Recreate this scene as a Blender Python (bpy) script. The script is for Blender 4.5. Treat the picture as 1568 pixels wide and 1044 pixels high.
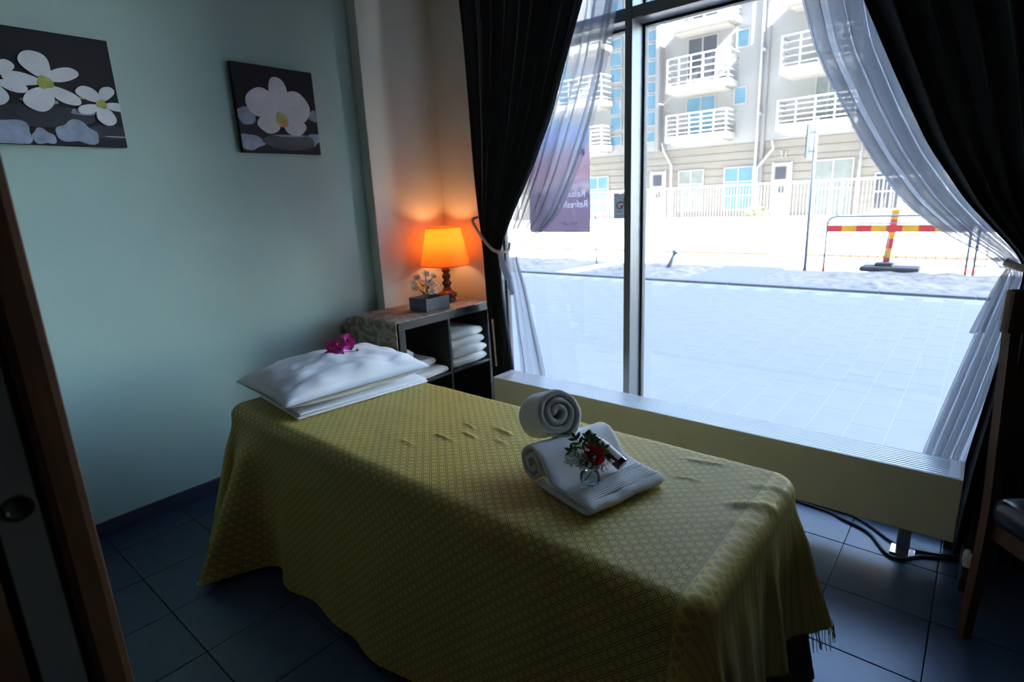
import bpy, bmesh, math, random
from mathutils import Vector, Matrix, noise
random.seed(7)
PI = math.pi
for o in list(bpy.data.objects): bpy.data.objects.remove(o)
S = bpy.context.scene
COL = S.collection

# ------------------------------------------------------------------ camera
CAM_H = 1.41
cam_d = bpy.data.cameras.new('camera'); cam = bpy.data.objects.new('camera', cam_d); COL.objects.link(cam)
cam_d.sensor_width = 36.0; cam_d.lens = 36.0 * 852.0 / 1568.0
cam_d.clip_start = 0.02; cam_d.clip_end = 500
HD, PT, RL = math.radians(40.496), math.radians(14.090), math.radians(-2.577)
fw = Vector((-math.sin(HD) * math.cos(PT), math.cos(HD) * math.cos(PT), -math.sin(PT)))
rt = Vector((math.cos(HD), math.sin(HD), 0)); up = rt.cross(fw)
rt2 = rt * math.cos(RL) + up * math.sin(RL); up2 = rt2.cross(fw)
mw = Matrix((rt2, up2, -fw)).transposed().to_4x4(); mw.translation = (0, 0, CAM_H)
cam.matrix_world = mw
cam_d.dof.use_dof = True; cam_d.dof.focus_distance = 1.75; cam_d.dof.aperture_fstop = 3.2
S.camera = cam

# ------------------------------------------------------------------ world, sun, exposure
W = bpy.data.worlds.new('sky'); S.world = W; W.use_nodes = True
nt = W.node_tree; nt.nodes.clear()
wo = nt.nodes.new('ShaderNodeOutputWorld'); wb = nt.nodes.new('ShaderNodeBackground'); sk = nt.nodes.new('ShaderNodeTexSky')
sk.sky_type = 'NISHITA'; sk.sun_disc = False; sk.sun_elevation = math.radians(40); sk.sun_rotation = math.radians(100)
sk.air_density = 1.0; sk.dust_density = 1.0; sk.ozone_density = 1.0
wb.inputs['Strength'].default_value = 0.52
nt.links.new(sk.outputs[0], wb.inputs['Color']); nt.links.new(wb.outputs[0], wo.inputs['Surface'])
sun_d = bpy.data.lights.new('sun', 'SUN'); sun = bpy.data.objects.new('sun', sun_d); COL.objects.link(sun)
sun_d.energy = 20.0; sun_d.angle = math.radians(0.5); sun_d.color = (1.0, 0.97, 0.93)
sun.rotation_euler = Vector((-0.77, 0.13, -0.62)).to_track_quat('-Z', 'Y').to_euler()
pt_d = bpy.data.lights.new('window_portal', 'AREA'); pt = bpy.data.objects.new('window_portal', pt_d); COL.objects.link(pt)
pt_d.shape = 'RECTANGLE'; pt_d.size = 2.9; pt_d.size_y = 2.85; pt_d.cycles.is_portal = True
pt.location = (-1.0, 2.86, 1.45); pt.rotation_euler = (math.radians(-90), 0, 0)
S.view_settings.view_transform = 'Standard'; S.view_settings.look = 'None'
S.view_settings.gamma = 1.0; S.view_settings.use_curve_mapping = False
S.view_settings.exposure = 2.6
S.cycles.use_denoising = True
S.cycles.max_bounces = 10; S.cycles.diffuse_bounces = 6; S.cycles.transparent_max_bounces = 24; S.cycles.sample_clamp_indirect = 6

# ------------------------------------------------------------------ materials
def newmat(name):
    m = bpy.data.materials.new(name); m.use_nodes = True
    n = m.node_tree; b = n.nodes['Principled BSDF']
    return m, n, b
def pm(name, col, rough=0.6, metal=0.0, var=0.0, vscale=8.0, bump=0.0, bscale=60.0, spec=0.5, sheen=0.0, coat=0.0, stretch=None):
    m, n, b = newmat(name)
    b.inputs['Base Color'].default_value = (*col, 1); b.inputs['Roughness'].default_value = rough
    b.inputs['Metallic'].default_value = metal; b.inputs['Specular IOR Level'].default_value = spec
    b.inputs['Sheen Weight'].default_value = sheen; b.inputs['Coat Weight'].default_value = coat
    tc = n.nodes.new('ShaderNodeTexCoord'); mp = n.nodes.new('ShaderNodeMapping'); n.links.new(tc.outputs['Object'], mp.inputs[0])
    if stretch: mp.inputs['Scale'].default_value = stretch
    if var:
        t = n.nodes.new('ShaderNodeTexNoise'); t.inputs['Scale'].default_value = vscale; t.inputs['Detail'].default_value = 6
        n.links.new(mp.outputs[0], t.inputs['Vector'])
        r = n.nodes.new('ShaderNodeValToRGB')
        r.color_ramp.elements[0].position = 0.3; r.color_ramp.elements[1].position = 0.7
        r.color_ramp.elements[0].color = (*[max(0, c * (1 - var)) for c in col], 1)
        r.color_ramp.elements[1].color = (*[min(1, c * (1 + var)) for c in col], 1)
        n.links.new(t.outputs['Fac'], r.inputs[0]); n.links.new(r.outputs[0], b.inputs['Base Color'])
    if bump:
        t2 = n.nodes.new('ShaderNodeTexNoise'); t2.inputs['Scale'].default_value = bscale; t2.inputs['Detail'].default_value = 4
        n.links.new(mp.outputs[0], t2.inputs['Vector'])
        bp = n.nodes.new('ShaderNodeBump'); bp.inputs['Strength'].default_value = bump; bp.inputs['Distance'].default_value = 0.01
        n.links.new(t2.outputs['Fac'], bp.inputs['Height']); n.links.new(bp.outputs[0], b.inputs['Normal'])
    return m
def mixmat(name, build):
    m = bpy.data.materials.new(name); m.use_nodes = True; n = m.node_tree; n.nodes.clear()
    out = n.nodes.new('ShaderNodeOutputMaterial'); n.links.new(build(n), out.inputs['Surface']); return m
def glassmat(name, tint, refl=0.06, rough=0.0):
    def f(n):
        t = n.nodes.new('ShaderNodeBsdfTransparent'); t.inputs[0].default_value = (*tint, 1)
        g = n.nodes.new('ShaderNodeBsdfGlossy'); g.inputs['Roughness'].default_value = rough; g.inputs[0].default_value = (1, 1, 1, 1)
        lw = n.nodes.new('ShaderNodeFresnel'); lw.inputs['IOR'].default_value = 1.3
        mu = n.nodes.new('ShaderNodeMath'); mu.operation = 'MULTIPLY'; mu.inputs[1].default_value = refl * 16; mu.use_clamp = True
        n.links.new(lw.outputs[0], mu.inputs[0])
        mx = n.nodes.new('ShaderNodeMixShader'); n.links.new(mu.outputs[0], mx.inputs[0]); n.links.new(t.outputs[0], mx.inputs[1]); n.links.new(g.outputs[0], mx.inputs[2])
        return mx.outputs[0]
    return mixmat(name, f)
def sheermat(name, col, opacity, trl=0.6):
    def f(n):
        t = n.nodes.new('ShaderNodeBsdfTransparent')
        d = n.nodes.new('ShaderNodeBsdfDiffuse'); d.inputs[0].default_value = (*col, 1)
        l = n.nodes.new('ShaderNodeBsdfTranslucent'); l.inputs[0].default_value = (*col, 1)
        m1 = n.nodes.new('ShaderNodeMixShader'); m1.inputs[0].default_value = trl
        n.links.new(d.outputs[0], m1.inputs[1]); n.links.new(l.outputs[0], m1.inputs[2])
        tc = n.nodes.new('ShaderNodeTexCoord'); w = n.nodes.new('ShaderNodeTexNoise'); w.inputs['Scale'].default_value = 400
        n.links.new(tc.outputs['Object'], w.inputs['Vector'])
        mr = n.nodes.new('ShaderNodeMapRange'); mr.inputs['To Min'].default_value = opacity - 0.12; mr.inputs['To Max'].default_value = opacity + 0.12
        n.links.new(w.outputs['Fac'], mr.inputs['Value'])
        mx = n.nodes.new('ShaderNodeMixShader'); n.links.new(mr.outputs[0], mx.inputs[0])
        n.links.new(t.outputs[0], mx.inputs[1]); n.links.new(m1.outputs[0], mx.inputs[2])
        return mx.outputs[0]
    return mixmat(name, f)

M = {}
M['sage'] = pm('sage_paint', (0.409, 0.586, 0.567), 0.55, var=0.03, vscale=3, bump=0.05, bscale=160)
M['beige'] = pm('beige_paint', (0.66, 0.68, 0.63), 0.6, var=0.03, vscale=3, bump=0.05, bscale=160)
M['white_paint'] = pm('ceiling_paint', (0.50, 0.50, 0.49), 0.8, var=0.02)
M['dark_wall'] = pm('dark_wall_paint', (0.13, 0.12, 0.11), 0.8, var=0.05)
M['grout'] = pm('grout', (0.02, 0.022, 0.025), 0.9, var=0.2, vscale=40)
M['tile'] = pm('floor_tile', (0.042, 0.07, 0.125), 0.32, var=0.12, vscale=12, bump=0.04, bscale=30)  # dark grey tile with the blue of the sky light mixed into its colour
M['skirting'] = pm('skirting_tile', (0.045, 0.055, 0.085), 0.35, var=0.1)
M['frame'] = pm('window_aluminium', (0.19, 0.205, 0.225), 0.45, metal=0.2, var=0.03)
M['gasket'] = pm('gasket', (0.03, 0.03, 0.035), 0.6, var=0.1)
M['glass'] = glassmat('window_glass', (0.97, 0.985, 0.98))
M['radiator'] = pm('radiator_enamel', (0.62, 0.61, 0.55), 0.4, var=0.02)
M['grille'] = pm('radiator_grille', (0.72, 0.75, 0.78), 0.35, metal=0.5, var=0.02)
M['chrome'] = pm('chrome', (0.6, 0.6, 0.62), 0.2, metal=0.9, var=0.02)
M['dark_void'] = pm('dark_void', (0.02, 0.02, 0.02), 0.9, var=0.1)
M['cable'] = pm('cable_rubber', (0.012, 0.012, 0.014), 0.5, var=0.1)
M['espresso'] = pm('espresso_veneer', (0.022, 0.02, 0.022), 0.35, var=0.25, vscale=5, stretch=(1, 1, 12))
M['navy'] = pm('navy_velvet', (0.012, 0.019, 0.030), 0.9, var=0.15, vscale=30, sheen=0.15)
M['sheer'] = sheermat('sheer_voile', (0.40, 0.43, 0.50), 0.55)
M['sheer2'] = sheermat('sheer_voile_grey', (0.32, 0.34, 0.40), 0.75)
M['rope'] = pm('rope', (0.70, 0.58, 0.52), 0.8, var=0.2, vscale=80)
M['towel'] = pm('terry_cotton', (0.90, 0.89, 0.87), 0.95, var=0.03, vscale=90, bump=0.6, bscale=420, sheen=0.3)
M['linen'] = pm('white_linen', (0.78, 0.78, 0.80), 0.9, var=0.02, vscale=30, bump=0.15, bscale=300)
M['wood'] = pm('door_wood', (0.102, 0.051, 0.024), 0.45, var=0.25, vscale=6, stretch=(6, 6, 0.6))
M['chair_wood'] = pm('chair_wood', (0.11, 0.05, 0.02), 0.4, var=0.25, vscale=8, stretch=(6, 6, 0.6))
M['door_grey'] = pm('door_grey', (0.102, 0.108, 0.105), 0.6, var=0.06)
M['black'] = pm('black', (0.008, 0.008, 0.009), 0.5, var=0.1)
M['seat_vinyl'] = pm('seat_vinyl', (0.03, 0.035, 0.05), 0.3, var=0.1, bump=0.1, bscale=120)
M['canvas'] = pm('canvas_black', (0.008, 0.008, 0.016), 0.7, var=0.2, vscale=6)
M['lamp_wood'] = pm('turned_dark_wood', (0.09, 0.03, 0.012), 0.25, var=0.3, vscale=20, coat=0.4)
M['planter'] = pm('planter_grey', (0.13, 0.145, 0.165), 0.55, var=0.12, vscale=14, stretch=(1, 1, 8))
M['soil'] = pm('soil', (0.05, 0.045, 0.04), 0.95, var=0.4, vscale=60)
def petalmat():
    def f(n):
        tc = n.nodes.new('ShaderNodeTexCoord'); t = n.nodes.new('ShaderNodeTexNoise'); t.inputs['Scale'].default_value = 40; n.links.new(tc.outputs['Object'], t.inputs['Vector'])
        rp = n.nodes.new('ShaderNodeValToRGB'); rp.color_ramp.elements[0].color = (0.86, 0.86, 0.80, 1); rp.color_ramp.elements[1].color = (0.95, 0.95, 0.92, 1); n.links.new(t.outputs['Fac'], rp.inputs[0])
        d = n.nodes.new('ShaderNodeBsdfDiffuse'); l = n.nodes.new('ShaderNodeBsdfTranslucent'); x = n.nodes.new('ShaderNodeMixShader'); x.inputs[0].default_value = 0.4
        n.links.new(rp.outputs[0], d.inputs[0]); n.links.new(rp.outputs[0], l.inputs[0]); n.links.new(d.outputs[0], x.inputs[1]); n.links.new(l.outputs[0], x.inputs[2]); return x.outputs[0]
    return mixmat('petal_white', f)
M['petal_white'] = petalmat()
M['petal_magenta'] = pm('petal_magenta', (0.68, 0.06, 0.40), 0.55, var=0.35, vscale=90)
M['rose'] = pm('rose_red', (0.55, 0.008, 0.02), 0.6, var=0.25, vscale=60)
M['leaf'] = pm('leaf_green', (0.090, 0.216, 0.054), 0.45, var=0.35, vscale=40)
M['stem'] = pm('stem_green', (0.12, 0.15, 0.05), 0.6, var=0.2)
M['jar_glass'] = glassmat('jar_glass', (0.82, 0.88, 0.87), 0.06, 0.02)
M['amber'] = pm('amber_glass', (0.05, 0.016, 0.008), 0.12, var=0.2, coat=0.5)
M['label'] = pm('paper_label', (0.80, 0.80, 0.80), 0.5, var=0.02)

def spreadmat():
    m, n, b = newmat('gold_brocade')
    b.inputs['Roughness'].default_value = 0.5; b.inputs['Sheen Weight'].default_value = 0.0; b.inputs['Specular IOR Level'].default_value = 0.25
    b.inputs['Sheen Tint'].default_value = (1, .9, .6, 1)
    uv = n.nodes.new('ShaderNodeUVMap'); sx = n.nodes.new('ShaderNodeSeparateXYZ'); n.links.new(uv.outputs[0], sx.inputs[0])
    def mth(op, a, c=None, d=None):
        k = n.nodes.new('ShaderNodeMath'); k.operation = op
        for i, v in enumerate((a, c, d)):
            if v is None: continue
            if isinstance(v, (int, float)): k.inputs[i].default_value = v
            else: n.links.new(v, k.inputs[i])
        return k.outputs[0]
    P = 0.036
    fu = mth('SUBTRACT', mth('FRACT', mth('MULTIPLY', sx.outputs[0], 1 / P)), 0.5)
    fv = mth('SUBTRACT', mth('FRACT', mth('MULTIPLY', sx.outputs[1], 1 / (P * 0.9))), 0.5)
    d = mth('ADD', mth('ABSOLUTE', fu), mth('ABSOLUTE', fv))          # 0 centre .. 1 corner
    tri = mth('ABSOLUTE', mth('SUBTRACT', d, 0.5))                       # 0 on the diamond line
    line = mth('LESS_THAN', mth('ABSOLUTE', mth('SUBTRACT', tri, 0.10)), 0.055)
    inner = mth('LESS_THAN', mth('ABSOLUTE', mth('SUBTRACT', tri, 0.31)), 0.035)
    dot = mth('GREATER_THAN', tri, 0.46)
    weave = mth('GREATER_THAN', mth('FRACT', mth('MULTIPLY', sx.outputs[0], 700)), 0.5)
    dark = mth('MINIMUM', mth('ADD', mth('ADD', mth('MULTIPLY', line, 0.9), mth('MULTIPLY', inner, 0.65)), mth('ADD', mth('MULTIPLY', dot, 0.4), mth('MULTIPLY', weave, 0.08))), 1.0)
    # woven border band across the foot of the cloth
    u = sx.outputs[0]; v = sx.outputs[1]
    stripe = mth('LESS_THAN', mth('ABSOLUTE', mth('SUBTRACT', u, -0.382)), 0.003)
    inb = mth('MULTIPLY', mth('GREATER_THAN', u, -0.376), mth('LESS_THAN', u, -0.325))
    bu = mth('DIVIDE', mth('SUBTRACT', u, -0.350), 0.026)
    bv = mth('MULTIPLY', mth('SUBTRACT', mth('FRACT', mth('MULTIPLY', v, 1 / 0.033)), 0.5), 2.0)
    rr = mth('ADD', mth('MULTIPLY', bu, bu), mth('MULTIPLY', bv, bv))
    scal = mth('MULTIPLY', inb, mth('GREATER_THAN', mth('ABSOLUTE', mth('SUBTRACT', rr, 0.75)), 0.35))
    past = mth('GREATER_THAN', u, -0.325)
    pl = mth('MULTIPLY', past, mth('GREATER_THAN', mth('FRACT', mth('MULTIPLY', v, 1 / 0.03)), 0.72))
    dark2 = mth('MULTIPLY', dark, mth('LESS_THAN', u, -0.378))
    dk = mth('MINIMUM', mth('ADD', mth('ADD', dark2, mth('MULTIPLY', scal, 0.42)), mth('MULTIPLY', pl, 0.25)), 1.0)
    gold = n.nodes.new('ShaderNodeTexNoise'); gold.inputs['Scale'].default_value = 5
    tc = n.nodes.new('ShaderNodeTexCoord'); n.links.new(tc.outputs['Object'], gold.inputs['Vector'])
    gr = n.nodes.new('ShaderNodeValToRGB'); gr.color_ramp.elements[0].color = (0.70, 0.53, 0.13, 1); gr.color_ramp.elements[1].color = (0.80, 0.62, 0.17, 1)
    n.links.new(gold.outputs['Fac'], gr.inputs[0])
    mx = n.nodes.new('ShaderNodeMix'); mx.data_type = 'RGBA'; n.links.new(dk, mx.inputs['Factor'])
    n.links.new(gr.outputs[0], mx.inputs['A']); mx.inputs['B'].default_value = (0.15, 0.095, 0.022, 1)
    mx2 = n.nodes.new('ShaderNodeMix'); mx2.data_type = 'RGBA'; n.links.new(stripe, mx2.inputs['Factor'])
    n.links.new(mx.outputs['Result'], mx2.inputs['A']); mx2.inputs['B'].default_value = (0.42, 0.36, 0.12, 1)
    n.links.new(mx2.outputs['Result'], b.inputs['Base Color'])
    bp = n.nodes.new('ShaderNodeBump'); bp.inputs['Strength'].default_value = 0.35; bp.inputs['Distance'].default_value = 0.002; bp.invert = True
    n.links.new(dk, bp.inputs['Height']); n.links.new(bp.outputs[0], b.inputs['Normal'])
    return m
M['spread'] = spreadmat()
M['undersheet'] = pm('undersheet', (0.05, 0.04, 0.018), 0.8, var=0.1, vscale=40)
M['fringe'] = pm('fringe_thread', (0.20, 0.16, 0.05), 0.7, var=0.2)

def runnermat():
    m, n, b = newmat('damask_runner'); b.inputs['Roughness'].default_value = 0.6
    tc = n.nodes.new('ShaderNodeTexCoord'); nz = n.nodes.new('ShaderNodeTexNoise'); nz.inputs['Scale'].default_value = 9; nz.inputs['Distortion'].default_value = 2.5; nz.inputs['Detail'].default_value = 1
    n.links.new(tc.outputs['Object'], nz.inputs['Vector'])
    r = n.nodes.new('ShaderNodeValToRGB'); r.color_ramp.interpolation = 'EASE'
    e = r.color_ramp.elements; e[0].position = 0.44; e[0].color = (0.20, 0.185, 0.15, 1); e[1].position = 0.56; e[1].color = (0.40, 0.37, 0.30, 1)
    n.links.new(nz.outputs['Fac'], r.inputs[0]); n.links.new(r.outputs[0], b.inputs['Base Color']); return m
M['runner'] = runnermat()

# ------------------------------------------------------------------ builders
ORI = {}
def link(o, parent=None):
    COL.objects.link(o)
    if parent: o.parent = parent
def tag(o, label=None, cat=None, group=None, kind=None):
    if label: o['label'] = label
    if cat: o['category'] = cat
    if group: o['group'] = group
    if kind: o['kind'] = kind
    return o
def empty(name, loc, label, cat, group=None):
    o = bpy.data.objects.new(name, None); o.empty_display_size = 0.1; o.location = loc; link(o); ORI[o.name] = Vector(loc)
    return tag(o, label, cat, group)
class MB:
    def __init__(s): s.v = []; s.f = []; s.uv = None
    def add(s, vs, fs):
        k = len(s.v); s.v += [Vector(p) for p in vs]; s.f += [tuple(i + k for i in f) for f in fs]; return s
    def box(s, a, b, bev=0.0, rot=None, piv=None):
        bm = bmesh.new(); bmesh.ops.create_cube(bm, size=1)
        a = Vector(a); b = Vector(b); c = (a + b) / 2; d = b - a
        for v in bm.verts: v.co = Vector((v.co.x * d.x, v.co.y * d.y, v.co.z * d.z)) + c
        if bev: bmesh.ops.bevel(bm, geom=bm.edges[:], offset=min(bev, 0.45 * min(abs(d.x), abs(d.y), abs(d.z))), segments=2, affect='EDGES', profile=0.6)
        bm.verts.index_update()
        vs = [v.co.copy() for v in bm.verts]
        if rot is not None:
            pv = Vector(piv) if piv is not None else c
            vs = [pv + rot @ (p - pv) for p in vs]
        s.add(vs, [[v.index for v in f.verts] for f in bm.faces]); bm.free(); return s
    def tube(s, path, r, n=8, cap=True):
        path = [Vector(p) for p in path]; k = len(path); rs = r if isinstance(r, (list, tuple)) else [r] * k
        vs = []; fs = []; ref = None
        for i, p in enumerate(path):
            t = (path[min(i + 1, k - 1)] - path[max(i - 1, 0)])
            t = t.normalized() if t.length > 1e-9 else Vector((0, 0, 1))
            if ref is None: ref = t.orthogonal().normalized()
            x = (ref - t * ref.dot(t));
            x = x.normalized() if x.length > 1e-6 else t.orthogonal().normalized()
            ref = x; y = t.cross(x)
            for j in range(n):
                a = 2 * PI * j / n; vs.append(p + (x * math.cos(a) + y * math.sin(a)) * rs[i])
        for i in range(k - 1):
            for j in range(n): fs.append((i * n + j, i * n + (j + 1) % n, (i + 1) * n + (j + 1) % n, (i + 1) * n + j))
        if cap: fs.append(tuple(range(n))[::-1]); fs.append(tuple((k - 1) * n + j for j in range(n)))
        return s.add(vs, fs)
    def lathe(s, prof, c=(0, 0, 0), n=32, rot=None, ripple=0, rn=0):
        vs = []; fs = []; c = Vector(c)
        for (r, z) in prof:
            for j in range(n):
                a = 2 * PI * j / n; q = r * (1 + (ripple * math.cos(rn * a) if ripple else 0))
                p = Vector((q * math.cos(a), q * math.sin(a), z))
                vs.append(c + (rot @ p if rot is not None else p))
        for i in range(len(prof) - 1):
            for j in range(n): fs.append((i * n + j, i * n + (j + 1) % n, (i + 1) * n + (j + 1) % n, (i + 1) * n + j))
        return s.add(vs, fs)
    def grid(s, fn, nu, nv, uvfn=None, wrapu=False):
        vs = [fn(i / (nu if wrapu else nu - 1), j / (nv - 1)) for i in range(nu) for j in range(nv)]
        fs = []
        for i in range(nu if wrapu else nu - 1):
            i2 = (i + 1) % nu
            for j in range(nv - 1): fs.append((i * nv + j, i2 * nv + j, i2 * nv + j + 1, i * nv + j + 1))
        return s.add(vs, fs)
    def ball(s, c, r, sub=1, sc=(1, 1, 1)):
        bm = bmesh.new(); bmesh.ops.create_icosphere(bm, subdivisions=sub, radius=r); bm.verts.index_update()
        s.add([Vector((v.co.x * sc[0], v.co.y * sc[1], v.co.z * sc[2])) + Vector(c) for v in bm.verts], [[v.index for v in f.verts] for f in bm.faces]); bm.free(); return s
    def build(s, name, mat, parent=None, smooth=False, uvs=None, thick=0.0, origin=None):
        og = ORI.get(parent.name, Vector()) if parent else (Vector(origin) if origin is not None else Vector())
        me = bpy.data.meshes.new(name); me.from_pydata([tuple(p - og) for p in s.v], [], s.f); me.update()
        bm = bmesh.new(); bm.from_mesh(me); bmesh.ops.recalc_face_normals(bm, faces=bm.faces[:]); bm.to_mesh(me); bm.free()
        if uvs:
            l = me.uv_layers.new(name='UVMap')
            for lp in me.loops: l.data[lp.index].uv = uvs[lp.vertex_index]
        if smooth:
            for p in me.polygons: p.use_smooth = True
            if smooth == 'auto':
                try: me.set_sharp_from_angle(angle=math.radians(40))
                except Exception: pass
        me.materials.append(M[mat] if isinstance(mat, str) else mat)
        o = bpy.data.objects.new(name, me); link(o, parent)
        if origin is not None and not parent: o.location = origin
        ORI[o.name] = og
        if thick:
            md = o.modifiers.new('thickness', 'SOLIDIFY'); md.thickness = thick; md.offset = 0
        return o
def struct(o, label=None): return tag(o, label, kind='structure')
def part_copy(me, name, loc, parent, rot=None):
    o = bpy.data.objects.new(name, me); o.location = loc
    if rot: o.rotation_euler = rot
    link(o, parent); return o
def copy_tree(o, parent=None):
    kids = list(o.children); c = o.copy(); COL.objects.link(c); c.parent = parent
    ORI[c.name] = ORI.get(o.name, Vector())
    for k in kids: copy_tree(k, c)
    return c
def text(name, body, size, loc, rot, mat, parent=None, extrude=0.0005, shear=0.0, align='LEFT'):
    cu = bpy.data.curves.new(name, 'FONT'); cu.body = body; cu.size = size; cu.extrude = extrude; cu.shear = shear; cu.align_x = align
    t = bpy.data.objects.new(name + '_tmp', cu); COL.objects.link(t)
    me = bpy.data.meshes.new_from_object(t.evaluated_get(bpy.context.evaluated_depsgraph_get()))
    bpy.data.objects.remove(t); me.name = name; me.materials.clear(); me.materials.append(M[mat])
    o = bpy.data.objects.new(name, me); og = ORI.get(parent.name, Vector()) if parent else Vector()
    o.location = Vector(loc) - og; o.rotation_euler = rot; link(o, parent); return o
def lerp(a, b, t): return a + (b - a) * t
def interp(tab, x, col):
    if x >= tab[0][0]: return tab[0][col]
    for a, b in zip(tab, tab[1:]):
        if a[0] >= x >= b[0]:
            t = (a[0] - x) / max(1e-9, a[0] - b[0]); return lerp(a[col], b[col], t)
    return tab[-1][col]
def sm(a, b, x):
    t = max(0, min(1, (x - a) / (b - a))); return t * t * (3 - 2 * t)
def nz(x, y=0, z=0): return noise.noise(Vector((x, y, z)))

# ================================================================== STRUCTURE
XL, YW, ZC = -2.93, 2.68, 2.9
floor = MB().box((XL - 0.15, -0.9, -0.1), (1.45, 2.86, -0.005)).build('floor', 'grout'); struct(floor)
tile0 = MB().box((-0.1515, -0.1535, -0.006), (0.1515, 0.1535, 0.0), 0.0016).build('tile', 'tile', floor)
me_tile = tile0.data; first = True
gx = [0.016 + 0.306 * k for k in range(-10, 5)]; gy = [2.362 + 0.311 * k for k in range(-11, 2)]
for x in gx:
    for y in gy:
        cx, cy = x - 0.153, y - 0.1555
        if cx < XL - 0.1 or cx > 1.35 or cy < -0.85 or cy > 2.75: continue
        if first: tile0.location = (cx, cy, 0); first = False
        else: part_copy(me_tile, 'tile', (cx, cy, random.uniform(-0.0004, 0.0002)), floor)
struct(MB().box((XL - 0.15, -0.9, 0), (XL, 2.86, ZC)).build('wall_left', 'sage'))
struct(MB().box((XL, 2.12, 0.0), (-2.85, YW, ZC), 0.004).build('trim_1', 'beige'))
struct(MB().box((XL, YW, 0), (-2.47, 2.86, ZC), 0.004).build('wall_window', 'beige'))
struct(MB().box((0.47, YW, 0), (1.45, 2.86, ZC)).build('wall_right_blocker', 'beige'))  # unseen wall piece, widened over the window opening to darken the left wall
struct(MB().box((1.3, -0.9, 0), (1.45, YW, ZC)).build('wall_right', 'dark_wall'))
struct(MB().box((XL - 0.15, -0.9, 0), (1.45, -0.75, ZC)).build('wall_back', 'dark_wall'))
struct(MB().box((XL - 0.15, -0.9, ZC), (1.45, 2.86, ZC + 0.1)).build('ceiling', 'white_paint'))
struct(MB().box((XL, -0.75, 0.0), (XL + 0.012, 2.12, 0.075), 0.003).build('baseboard_left', 'skirting'))

# window: deep aluminium frame, one mullion, one transom, four panes
win = MB().box((-2.47, YW - 0.005, 0.0), (-2.42, 2.84, ZC), 0.003).build('window_1', 'frame'); struct(win)
def wpart(name, a, b, mat='frame', bev=0.003): return MB().box(a, b, bev).build(name, mat, win)
wpart('jamb', (0.42, YW, 0), (0.47, 2.84, ZC))
wpart('mullion', (-1.476, YW, 0.0), (-1.436, 2.83, ZC))
wpart('transom', (-2.42, YW + 0.001, 2.235), (-1.476, 2.83, 2.291))
wpart('transom', (-1.436, YW + 0.001, 2.235), (0.42, 2.83, 2.291))
wpart('head_rail', (-2.42, YW, 2.84), (0.42, 2.84, 2.9))
wpart('bottom_rail', (-2.42, YW, 0.0), (0.42, 2.84, 0.09))
for x0, x1 in ((-2.42, -1.476), (-1.436, 0.42)):
    for z0, z1 in ((0.09, 2.235), (2.291, 2.84)):
        for a, b in (((x0, 2.795, z0), (x0 + 0.012, 2.832, z1)), ((x1 - 0.012, 2.795, z0), (x1, 2.832, z1)),
                     ((x0 + 0.012, 2.795, z1 - 0.012), (x1 - 0.012, 2.832, z1)), ((x0 + 0.012, 2.795, z0), (x1 - 0.012, 2.832, z0 + 0.012))):
            wpart('glazing_bead', a, b, 'gasket', 0.0)
        wpart('pane', (x0 + 0.006, 2.806, z0 + 0.006), (x1 - 0.006, 2.812, z1 - 0.006), 'glass', 0.0)

# sliding/hinged door leaf standing open at the left, close to the camera
door = MB().box((-1.04, -0.74, 0.02), (-1.005, 0.044, 2.05), 0.002).build('door_1', 'wood'); struct(door, 'open door leaf with brown wooden stile and grey inlay')
MB().box((-1.045, 0.112, 0.02), (-0.997, 0.162, 2.05), 0.012).build('stile', 'wood', door)
MB().box((-1.035, 0.055, 0.02), (-1.002, 0.105, 2.05), 0.002).build('grey_panel', 'door_grey', door)
MB().box((-1.03, 0.04, 0.02), (-1.012, 0.115, 2.05)).build('groove', 'black', door)
rx = Matrix.Rotation(PI / 2, 3, 'Y')
MB().lathe([(0.0, 0.0008), (0.0135, 0.0008), (0.0145, 0.002), (0.0185, 0.002), (0.0195, 0.0), (0.0195, -0.004)], (-1.002, 0.083, 1.02), 24, rx).build('finger_pull', 'black', door, True)

# ================================================================== OUTSIDE
M['slab'] = pm('paving_slab', (0.130, 0.135, 0.140), 0.75, var=0.04, vscale=4, bump=0.05, bscale=40)
M['joint'] = pm('paving_joint', (0.184, 0.191, 0.195), 0.9, var=0.05)
M['street'] = pm('street_concrete', (0.50, 0.49, 0.475), 0.9, var=0.06, vscale=0.6)
M['kerb'] = pm('kerb_granite', (0.111, 0.117, 0.130), 0.8, var=0.12, vscale=20)
M['dirt'] = pm('gravel_dirt', (0.163, 0.152, 0.143), 0.95, var=0.35, vscale=9, bump=0.9, bscale=22)
M['plank'] = pm('weathered_plank', (0.072, 0.048, 0.028), 0.8, var=0.2, vscale=6)
M['galv'] = pm('galvanised_steel', (0.229, 0.255, 0.290), 0.5, metal=0.4, var=0.08, vscale=20)
M['tube_white'] = pm('white_tube', (0.200, 0.204, 0.208), 0.5, var=0.03)
M['sign_back'] = pm('sign_back', (0.028, 0.042, 0.055), 0.5, var=0.1)
M['red'] = pm('red_reflector', (0.650, 0.057, 0.065), 0.5, var=0.06)
M['yellow'] = pm('yellow_reflector', (0.780, 0.416, 0.039), 0.5, var=0.06)
M['rubber'] = pm('rubber_base', (0.05, 0.055, 0.06), 0.8, var=0.15)
M['stucco'] = pm('white_stucco', (0.152, 0.157, 0.158), 0.9, var=0.03, vscale=2)
M['siding'] = pm('beige_siding', (0.118, 0.113, 0.104), 0.85, var=0.04, vscale=2)
M['balc'] = pm('balcony_white', (0.187, 0.184, 0.174), 0.8, var=0.02)
M['rail_white'] = pm('white_rail', (0.207, 0.207, 0.207), 0.5, var=0.02)
M['bglass'] = pm('blue_window_glass', (0.068, 0.135, 0.183), 0.08, var=0.1, vscale=1.5)
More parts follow.
